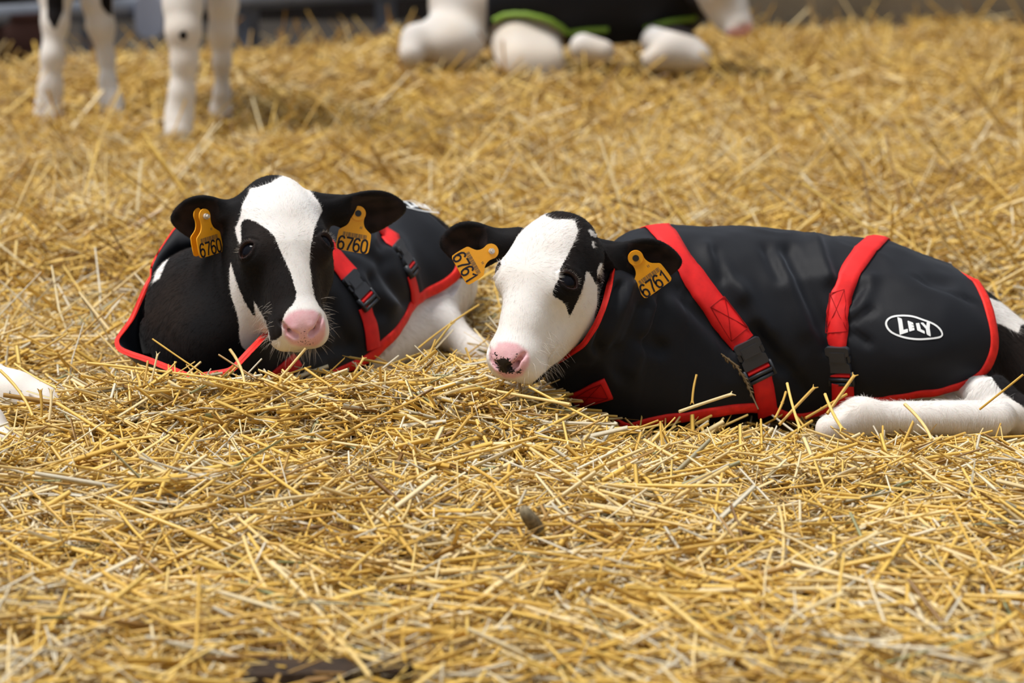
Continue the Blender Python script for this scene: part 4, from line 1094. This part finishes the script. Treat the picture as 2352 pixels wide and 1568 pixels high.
cut_bv = BVHTree.FromPolygons([v.co[:] for v in coatD.data.vertices], [p.vertices[:] for p in coatD.data.polygons])
org = -np.array(coatD.location)
def on_coatD(x, y):
    P = at(x, y, 8.58); l, n, i, d = cut_bv.find_nearest(Vector(P)); return np.array(l) + (CAM - np.array(l)) * .001
for pts in ([(1130,62),(1160,42),(1210,38),(1262,52),(1292,75),(1310,108)], [(1318,108),(1360,104),(1400,108)], [(1482,106),(1520,78),(1560,68),(1600,78),(1632,88)]):
    mb = MB(); mb.tube([on_coatD(*p) for p in smooth_poly(pts, 2, False)], .011, 6); mb.build('green_binding', M_GREEN, coatD, True)

# calf cut by the left edge: folded forelegs
def torsoE(P): return chain(P, [(at(-300, 760, 3.40), at(-800, 760, 3.45), .12, .13)], .05)
def bodyE(P):
    d = torsoE(P)
    d = smin(d, chain(P, [(at(-260, 850, 3.34), at(-60, 872, 3.28), .055, .034), (at(-60, 872, 3.28), at(35, 905, 3.25), .034, .029), (at(35, 905, 3.25), at(90, 930, 3.24), .027, .0265), (at(90, 930, 3.24), at(122, 965, 3.22), .023, .020)], .02), .04)
    d = smin(d, chain(P, [(at(-260, 900, 3.25), at(-60, 985, 3.10), .055, .040), (at(-60, 985, 3.10), at(5, 1045, 3.06), .036, .028), (at(5, 1045, 3.06), at(-30, 1130, 3.0), .026, .022)], .02), .04)
    return d
def masksE(v, n):
    x, y = proj(v); b = np.where(x < -70, .01, -.01)
    b = np.maximum(b, .0025 - .0006 * np.hypot(x - 47, y - 900)); b = np.maximum(b, .002 - .0006 * np.hypot(x - 24, y - 901))
    return dict(blk=b)
calfE = empty('calf', at(-200, 960, 3.3), 'calf mostly outside the picture on the left, its folded white forelegs on the straw', 'calf')
far_body('body', bodyE, V(-1.35, 2.85, -.06), V(-.55, 3.62, .34), .0048, calfE, masksE)
coatE = far_body('coat', lambda P: smax(torsoE(P) - .012, (P[:, 0] + .83 - .2 * (P[:, 2] - .1)), .01), V(-1.36, 3.2, -.06), V(-.70, 3.62, .34), .008, calfE, None, M_NYLON)

# ------------------------------------------------------------------ straw bedding
def ground(x, y):
    P = np.stack([x, y], -1)
    fr = 1 + .55 * np.clip((3.15 - y) / .2, 0, 1)
    g = fr * (.016 * noise(P, .42, 21) + .010 * noise(P, .13, 22)) + .02 * noise(P, 1.3, 23) * np.clip((y - 4.2) / 1.5, 0, 1)
    G = lambda cx, cy, sx, sy, h: h * np.exp(-((x - cx) / sx) ** 2 - ((y - cy) / sy) ** 2)
    g = g * (1 - .6 * np.exp(-((y - 3.5) / .35) ** 2))
    g = g + G(-.36, 3.27, .34, .17, .052) + G(-.08, 3.38, .13, .16, .042) + G(-.80, 3.2, .2, .15, .0) + G(.30, 3.20, .5, .10, .006)
    g = g - .030 * np.clip((y - 3.22) / .16, 0, 1) * np.clip((4.6 - y) / .4, 0, 1)
    g = g - .050 * np.clip((x - .02) / .12, 0, 1) * np.clip((y - 3.00) / .20, 0, 1) * np.clip((4.6 - y) / .4, 0, 1)
    g = g + G(-.25, 2.85, .6, .14, .012) - G(.1, 2.55, .8, .12, .012)
    g = g - .065 * np.clip((y - 8.9) / 1.6, 0, 1) - .035 * np.clip((y - 4.8) / .9, 0, 1) + np.clip((y - 4.5) / .8, 0, 1) * (.022 * noise(P, .30, 27) + .012 * noise(P, .11, 28))
    # hollows pressed by the bodies
    g = g - G(.34, 3.58, .55, .12, .035) - G(-.26, 3.72, .12, .18, .03)
    return g
def straw_material():
    m, nt, b = new_mat('straw')
    t = attr_n(nt, 'tint')
    r = nt.nodes.new('ShaderNodeValToRGB'); nt.links.new(t, r.inputs['Fac']); e = r.color_ramp.elements
    b.inputs['Coat Weight'].default_value = .12; b.inputs['Coat Roughness'].default_value = .25
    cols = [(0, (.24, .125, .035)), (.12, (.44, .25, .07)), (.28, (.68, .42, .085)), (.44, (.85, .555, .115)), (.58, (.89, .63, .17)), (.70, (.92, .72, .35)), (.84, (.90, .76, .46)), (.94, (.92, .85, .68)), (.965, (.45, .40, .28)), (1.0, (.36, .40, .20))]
    e[0].position, e[0].color = cols[0][0], cols[0][1] + (1,); e[1].position, e[1].color = cols[-1][0], cols[-1][1] + (1,)
    for p, c in cols[1:-1]:
        q = e.new(p); q.color = c + (1,)
    n1 = noise_n(nt, 55, 3, .6)
    c = mixc(nt, mapr(nt, n1, .35, .75, 0, .35), r.outputs['Color'], mixc(nt, 0.5, r.outputs['Color'], (.36, .17, .04)))
    nt.links.new(c, b.inputs['Base Color'])
    b.inputs['Roughness'].default_value = .42; b.inputs['Specular IOR Level'].default_value = .42
    tr = nt.nodes.new('ShaderNodeBsdfTranslucent'); nt.links.new(c, tr.inputs['Color'])
    mx = nt.nodes.new('ShaderNodeMixShader'); mx.inputs[0].default_value = .16
    out = nt.nodes['Material Output']; nt.links.new(b.outputs[0], mx.inputs[1]); nt.links.new(tr.outputs[0], mx.inputs[2]); nt.links.new(mx.outputs[0], out.inputs[0])
    return m
def litter_material():
    m, nt, b = new_mat('straw_litter')
    t = nt.nodes.new('ShaderNodeTexCoord'); cs = []
    for rot, sc in ((.5, 1), (1.9, 1.2), (-.6, .9)):
        mp = nt.nodes.new('ShaderNodeMapping'); mp.inputs['Rotation'].default_value = (0, 0, rot); mp.inputs['Scale'].default_value = (14 * sc, 210 * sc, 60); nt.links.new(t.outputs['Object'], mp.inputs[0])
        cs.append(noise_n(nt, 1.0, 3, .6, mp.outputs[0]))
    n = math_n(nt, 'MAXIMUM', math_n(nt, 'MAXIMUM', cs[0], cs[1]), cs[2])
    nt.links.new(mixc(nt, mapr(nt, n, .50, .72), (.10, .05, .013), (.50, .31, .085)), b.inputs['Base Color'])
    b.inputs['Roughness'].default_value = .7; bump(nt, b, n, 1.0, .012)
    return m
M_STRAW = straw_material(); M_LITTER = litter_material()
bedding = empty('straw_bedding', V(0, 3, 0), 'golden yellow straw spread thickly over the whole barn floor', 'straw', kind='stuff')
gx = np.linspace(-4.2, 4.2, 240); gy = np.concatenate([np.linspace(-.6, 2.0, 30)[:-1], np.linspace(2.0, 4.6, 120)[:-1], np.linspace(4.6, 12.9, 150)])
XX, YY = np.meshgrid(gx, gy, indexing='ij'); lim = np.interp(XX, [-3.0, -2.1, -1.29, -.37, 1.2], [8.4, 9.1, 10.3, 11.4, 12.10]); YC = np.minimum(YY, lim)
ZZ = ground(XX, YC) - .012
i, j = np.meshgrid(np.arange(len(gx) - 1), np.arange(len(gy) - 1), indexing='ij'); W = len(gy)
tag(mesh_np('packed_straw', np.stack([XX, YC, ZZ], -1).reshape(-1, 3), np.stack([i * W + j, (i + 1) * W + j, (i + 1) * W + j + 1, i * W + j + 1], -1).reshape(-1, 4), M_LITTER, bedding), kind='stuff')

solids = []
def add_solid(o):
    me = o.data; v = np.empty(len(me.vertices) * 3, np.float32); me.vertices.foreach_get('co', v)
    f = [p.vertices[:] for p in me.polygons]; solids.append(BVHTree.FromPolygons(v.reshape(-1, 3).tolist(), f))
SB = [BVHTree.FromPolygons(bA[1].tolist(), bA[2].tolist()), BVHTree.FromPolygons(bB[1].tolist(), bB[2].tolist()), cvA, cvB]
def blocked(a, b):
    d = b - a; L = np.linalg.norm(d); dv = Vector(d / L); av = Vector(a)
    for t in SB:
        if t.ray_cast(av, dv, L)[0] is not None: return True
        if t.ray_cast(Vector(b), -dv, L)[0] is not None: return True
    return False
def straws(n, y0, y1, lmin, lmax, rad, layer, seed, segs, sides, tilt=10, up=.06, flat=.25, xm=.34, test=False, tint=None):
    rs = np.random.RandomState(seed)
    y = np.sqrt(y0 ** 2 + rs.rand(n) * (y1 ** 2 - y0 ** 2)); hw = .2118 * y + xm; x = (rs.rand(n) * 2 - 1) * hw
    L = lmin + (lmax - lmin) * rs.rand(n) ** 2.0
    az = rs.rand(n) * math.pi * 2; cl = noise(np.stack([x, y], -1), .16, seed + 5) * 2.2; az = np.where(rs.rand(n) < .45, cl + rs.randn(n) * .35 + math.pi * (rs.rand(n) < .5), az)
    el = np.radians(rs.randn(n) * tilt); u = rs.rand(n) < up; el = np.where(u, np.radians(12 + (30 if y1 < 5 else 45) * rs.rand(n)), el)
    z0 = ground(x, y) + layer * rs.rand(n) ** 1.3
    D = np.stack([np.cos(az) * np.cos(el), np.sin(az) * np.cos(el), np.sin(el)], -1)
    C = np.stack([x, y, z0 + np.where(u, L * .5 * np.sin(np.abs(el)) * .8, 0)], -1)
    ok = y < np.interp(x, [-3.0, -2.1, -1.29, -.37, 1.2], [8.4, 9.1, 10.3, 11.4, 12.10]) - .02
    A, B = C - D * L[:, None] / 2, C + D * L[:, None] / 2
    for E in (A, B): E[:, 1] = np.minimum(E[:, 1], 12.08)
    # keep ends from diving far below or floating
    for E in (A, B):
        g = ground(E[:, 0], E[:, 1]); E[:, 2] = np.maximum(E[:, 2], g - .006); E[:, 2] = np.where(u, E[:, 2], np.minimum(E[:, 2], g + layer + .035))
    if test:
        top = np.maximum(A[:, 2], B[:, 2]) - ground(x, y); ok &= (top < .075) | (y > 3.6)
        ok &= ~((top > .062) & (y > 3.0) & (y < 3.35) & (rs.rand(n) < .6))
        near = (B[:, 1] > 2.98) & (A[:, 1] > 2.98) & (y < 4.5)
        for q in np.where(near & ok)[0]:
            if blocked(A[q], B[q]): ok[q] = False
    A, B, L = A[ok], B[ok], L[ok]; n = len(A); u = u[ok]
    side = nrm(np.cross(B - A, V(0, 0, 1)) + 1e-6); upv = nrm(np.cross(side, B - A))
    bend = (rs.randn(n) * .022 * L)[:, None] * side + (rs.randn(n) * .014 * L)[:, None] * upv
    t = np.linspace(0, 1, segs + 1); P = A[:, None] + (B - A)[:, None] * t[None, :, None] + bend[:, None] * (4 * t * (1 - t))[None, :, None]
    r = rad * (.55 + .75 * rs.rand(n)); fl = rs.rand(n) < flat
    rw = np.where(fl, r * 1.7, r); rh = np.where(fl, r * .22, r); roll = rs.rand(n) * math.pi
    th = np.arange(sides) * 2 * math.pi / sides
    ca, sa = np.cos(th)[None] * rw[:, None], np.sin(th)[None] * rh[:, None]
    cr, sr = np.cos(roll)[:, None], np.sin(roll)[:, None]
    ox, oy = ca * cr - sa * sr, ca * sr + sa * cr
    off = ox[..., None] * side[:, None] + oy[..., None] * upv[:, None]
    tp = np.ones(segs + 1); tp[0] = .85; tp[-1] = .8
    v = P[:, :, None] + off[:, None] * tp[None, :, None, None]
    k = (segs + 1) * sides; i, j = np.meshgrid(np.arange(segs), np.arange(sides), indexing='ij'); j2 = (j + 1) % sides
    f = np.stack([i * sides + j, i * sides + j2, (i + 1) * sides + j2, (i + 1) * sides + j], -1).reshape(-1, 4)
    F = (f[None] + (np.arange(n) * k)[:, None, None]).reshape(-1, 4)
    tn = np.clip(.58 + .26 * rs.randn(n) + .12 * noise(A * 1.0, .25, seed + 9), 0, .95); tn = np.where(rs.rand(n) < .035, .95 + .05 * rs.rand(n), tn)
    if tint is not None: tn = np.clip(tn + tint, 0, .95)
    return v.reshape(-1, 3), F, np.repeat(tn, k)
def straw_obj(name, sets):
    vs_, fs, ts = [], [], []; c = 0
    for v, f, t in sets: vs_.append(v); fs.append(f + c); ts.append(t); c += len(v)
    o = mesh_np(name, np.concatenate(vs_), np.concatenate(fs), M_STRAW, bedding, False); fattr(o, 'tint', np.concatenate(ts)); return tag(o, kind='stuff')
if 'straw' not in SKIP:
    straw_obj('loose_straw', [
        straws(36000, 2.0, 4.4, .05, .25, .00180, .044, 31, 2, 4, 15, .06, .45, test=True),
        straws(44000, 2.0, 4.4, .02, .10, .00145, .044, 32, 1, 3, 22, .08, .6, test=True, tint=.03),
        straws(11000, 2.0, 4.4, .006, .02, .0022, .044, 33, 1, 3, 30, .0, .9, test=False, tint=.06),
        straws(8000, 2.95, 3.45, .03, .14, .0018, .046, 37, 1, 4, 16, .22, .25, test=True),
        straws(42000, 4.3, 7.2, .06, .28, .0027, .050, 34, 1, 3, 19, .07, .35, xm=.6, tint=-.11),  # colour lowered to stand in for shade deeper in the barn
        straws(42000, 7.0, 12.2, .08, .32, .0042, .060, 35, 1, 3, 21, .06, .35, xm=.9, tint=-.18)])  # farthest straw, painted shade stronger still

# single stems that can be picked out, lying on top
def stem_mesh(kind, seed):
    rs = np.random.RandomState(seed); mb = MB(); n = 7; t = np.linspace(-.5, .5, n); c = .018 * rs.randn() * (1 - 4 * t * t) ; c2 = .012 * rs.randn() * (1 - 4 * t * t)
    P = np.stack([t, c, c2], 1); R = np.full(n, .0125) * (1 + .04 * rs.randn(n))
    mb.tube(P, R, 6)
    if kind == 1:                                           # a joint in the stem with its collar
        q = P[2] + (P[3] - P[2]) * .4; mb.tube([q - V(.008, 0, 0), q, q + V(.008, 0, 0)], [.014, .019, .014], 6)
    if kind == 2:                                           # dry seed head
        for k in range(12):
            x = .5 - .015 * k; a = k * 2.4; mb.tube([V(x - .01, 0, 0), V(x + .02, .018 * math.cos(a), .018 * math.sin(a)), V(x + .04, .024 * math.cos(a), .024 * math.sin(a))], [.004, .008, .001], 4)
    if kind == 3:                                           # split end
        for k in (-1, 1): mb.tube([P[-2], P[-1] + V(0, k * .012, 0), P[-1] + V(.05, k * .022, .01 * k)], [.010, .007, .004], 4)
    me = bpy.data.meshes.new('straw_stem'); V_ = np.concatenate(mb.v); F = [np.concatenate(x) for x in mb.f.values()]
    o = mesh_np('straw_stem_tmp', V_, F, M_STRAW); me = o.data
    fattr(o, 'tint', np.full(len(V_), (.50, .66, .40, .78, .58, .30)[seed % 6])); bpy.data.objects.remove(o); me.name = 'straw_stem'; return me
stems = [stem_mesh(k, 6 * q + k * 5 + q) for q in range(3) for k in (0, 1, 3, 0)] + [stem_mesh(2, 2)]
def put_stem(A, B, w, me):
    d = B - A; L = np.linalg.norm(d); X = d / L; Y = nrm(np.cross(V(0, 0, 1), X) + 1e-6); Z = np.cross(X, Y)
    o = bpy.data.objects.new('straw_stem', me); col.objects.link(o); o.parent = bedding
    s = w / .028; M = np.eye(4); M[:3, 0] = X * L; M[:3, 1] = Y * s; M[:3, 2] = Z * s; M[:3, 3] = (A + B) / 2 - np.array(bedding.location)
    o.matrix_local = Matrix(M.tolist())
AUTH = [((200,833),(605,886),3.30,3.18,.0042,0), ((350,778),(500,880),3.28,3.24,.0028,2), ((200,838),(300,828),3.30,3.32,.0038,1), ((340,905),(362,812),3.24,3.26,.0034,3), ((528,802),(562,885),3.24,3.20,.0048,0),
        ((640,872),(702,800),3.26,3.28,.0042,1), ((700,845),(790,905),3.24,3.18,.004,2), ((790,885),(835,822),3.30,3.34,.0042,3), ((620,905),(672,860),3.20,3.22,.004,1), ((820,870),(1000,800),3.40,3.50,.0038,0),
        ((900,905),(1035,745),3.40,3.50,.0038,3), ((960,800),(1100,700),3.55,3.70,.0034,0), ((1070,800),(1085,845),3.5,3.4,.004,1), ((1095,965),(1150,1070),3.1,3.0,.0055,3), ((1600,860),(1590,925),3.28,3.26,.0036,3),
        ((1560,945),(1680,905),3.24,3.28,.0055,3), ((1808,880),(1838,985),3.24,3.16,.0048,3), ((1790,975),(1870,890),3.24,3.28,.0048,3), ((1805,900),(1780,960),3.28,3.22,.004,1), ((1895,905),(1935,985),3.26,3.18,.0052,3),
        ((1900,950),(1962,862),3.26,3.30,.0052,3), ((1850,960),(1945,905),3.26,3.30,.0044,1), ((2078,928),(2140,1010),3.20,3.12,.0052,0), ((2350,860),(2250,940),3.2,3.22,.0036,0), ((1000,780),(960,870),3.45,3.36,.0034,1),
        ((130,925),(330,1045),3.10,2.98,.0052,1), ((95,958),(92,895),3.12,3.13,.0044,3), ((113,965),(118,895),3.10,3.12,.0048,3), ((1215,870),(1370,950),3.24,3.16,.004,1), ((990,1070),(1080,955),3.02,3.08,.0046,3),
        ((0,850),(75,955),3.12,3.06,.0044,0), ((33,835),(130,890),3.30,3.26,.004,3), ((470,440),(467,422),4.6,4.62,.006,0)]
if 'straw' not in SKIP:
    rs = np.random.RandomState(77); cnt = 0
    for a, b, da, db, w, k in AUTH:
        A, B = at(*a, da), at(*b, db)
        if blocked(A, B):
            A = A - V(0, .05, 0) * 1.0; B = B - V(0, .05, 0)
            if blocked(A, B): continue
        put_stem(A, B, w, stems[-1] if k == 2 else stems[{0: 0, 1: 1, 3: 2}[k] + 4 * (cnt % 3)]); cnt += 1
    while cnt < 300:
        y = 2.25 + 1.15 * rs.rand() ** 1.2; x = (rs.rand() * 2 - 1) * (.2118 * y + .03); L = .10 + .20 * rs.rand(); az = rs.rand() * 6.28; el = math.radians(rs.randn() * 7 + 3)
        C = V(x, y, float(ground(np.array([x]), np.array([y]))[0]) + .040 + .012 * rs.rand()); D = V(math.cos(az) * math.cos(el), math.sin(az) * math.cos(el), math.sin(el))
        A, B = C - D * L / 2, C + D * L / 2
        if blocked(A, B): continue
        put_stem(A, B, .0034 + .0022 * rs.rand(), stems[rs.randint(12)]); cnt += 1
    # a darker dry seed stalk caught in the buckle of the right hand coat
    P = [at(1656, 812, 3.36), at(1690, 838, 3.35), at(1712, 872, 3.345), at(1726, 905, 3.34), at(1742, 940, 3.32)]
    mb = MB(); mb.tube(P, [.0010, .0016, .0018, .0014, .0012], 5)
    for k in range(26):
        t = k / 26 * 3; q = P[int(t)] + (P[int(t) + 1] - P[int(t)]) * (t % 1); a = k * 2.4; d = nrm(P[2] - P[1]) * .007 + V(math.cos(a), 0, math.sin(a)) * .0035
        mb.tube([q, q + d * .6, q + d], [.0006, .0016, .0004], 4)
    tag(mb.build('seed_stalk', plain('dry_seed_stalk', (.10, .06, .02), .7), None, True), 'dark dry seed stalk caught on the coat beside its front buckle', 'straw stalk')

# a dark board lying in the straw at the lower edge, and a curled dead leaf
gz = lambda x, y: float(ground(np.array([x]), np.array([y]))[0])
pb = at(745, 1620, 2.195); zb = gz(pb[0], pb[1]) + .028
mb = MB(); ax_ = nrm(V(1, .10, 0)); ay_ = V(-ax_[1], ax_[0], 0)
mb.prism([(-.075, -.022), (.070, -.024), (.084, -.010), (.082, .018), (-.060, .024), (-.078, .010)], -.012, .016, V(pb[0], pb[1], zb), ax_, ay_, V(0, 0, 1))
tag(mb.build('wooden_board', plain('dark_wood', (.035, .02, .012), .75, .3, nb=(60, .5, .6))), 'dark brown board end half buried in the straw at the lower edge', 'board')
lp = at(1222, 1290, 2.64); u = np.linspace(-1, 1, 13); w = np.linspace(-1, 1, 7); UU, WW = np.meshgrid(u, w, indexing='ij')
wid = .011 * (1 - UU ** 2) ** .6 + .0008
Lx = lp[0] + .010 * UU + WW * wid * .9; Lz = gz(lp[0], lp[1]) + .052 - .022 * UU + .006 * WW ** 2; Ly = lp[1] + .010 * UU + .008 * (WW ** 2) * np.abs(WW) + .004 * np.sin(UU * 3)
i, j = np.meshgrid(np.arange(12), np.arange(6), indexing='ij')
leaf = mesh_np('dead_leaf', np.stack([Lx, Ly, Lz], -1).reshape(-1, 3), np.stack([i * 7 + j, (i + 1) * 7 + j, (i + 1) * 7 + j + 1, i * 7 + j + 1], -1).reshape(-1, 4), plain('dead_leaf', (.20, .16, .10), .8, .2, nb=(180, .5)))
md = leaf.modifiers.new('thick', 'SOLIDIFY'); md.thickness = .0008
tag(leaf, 'curled grey brown leaf standing in the straw in the middle foreground', 'leaf')
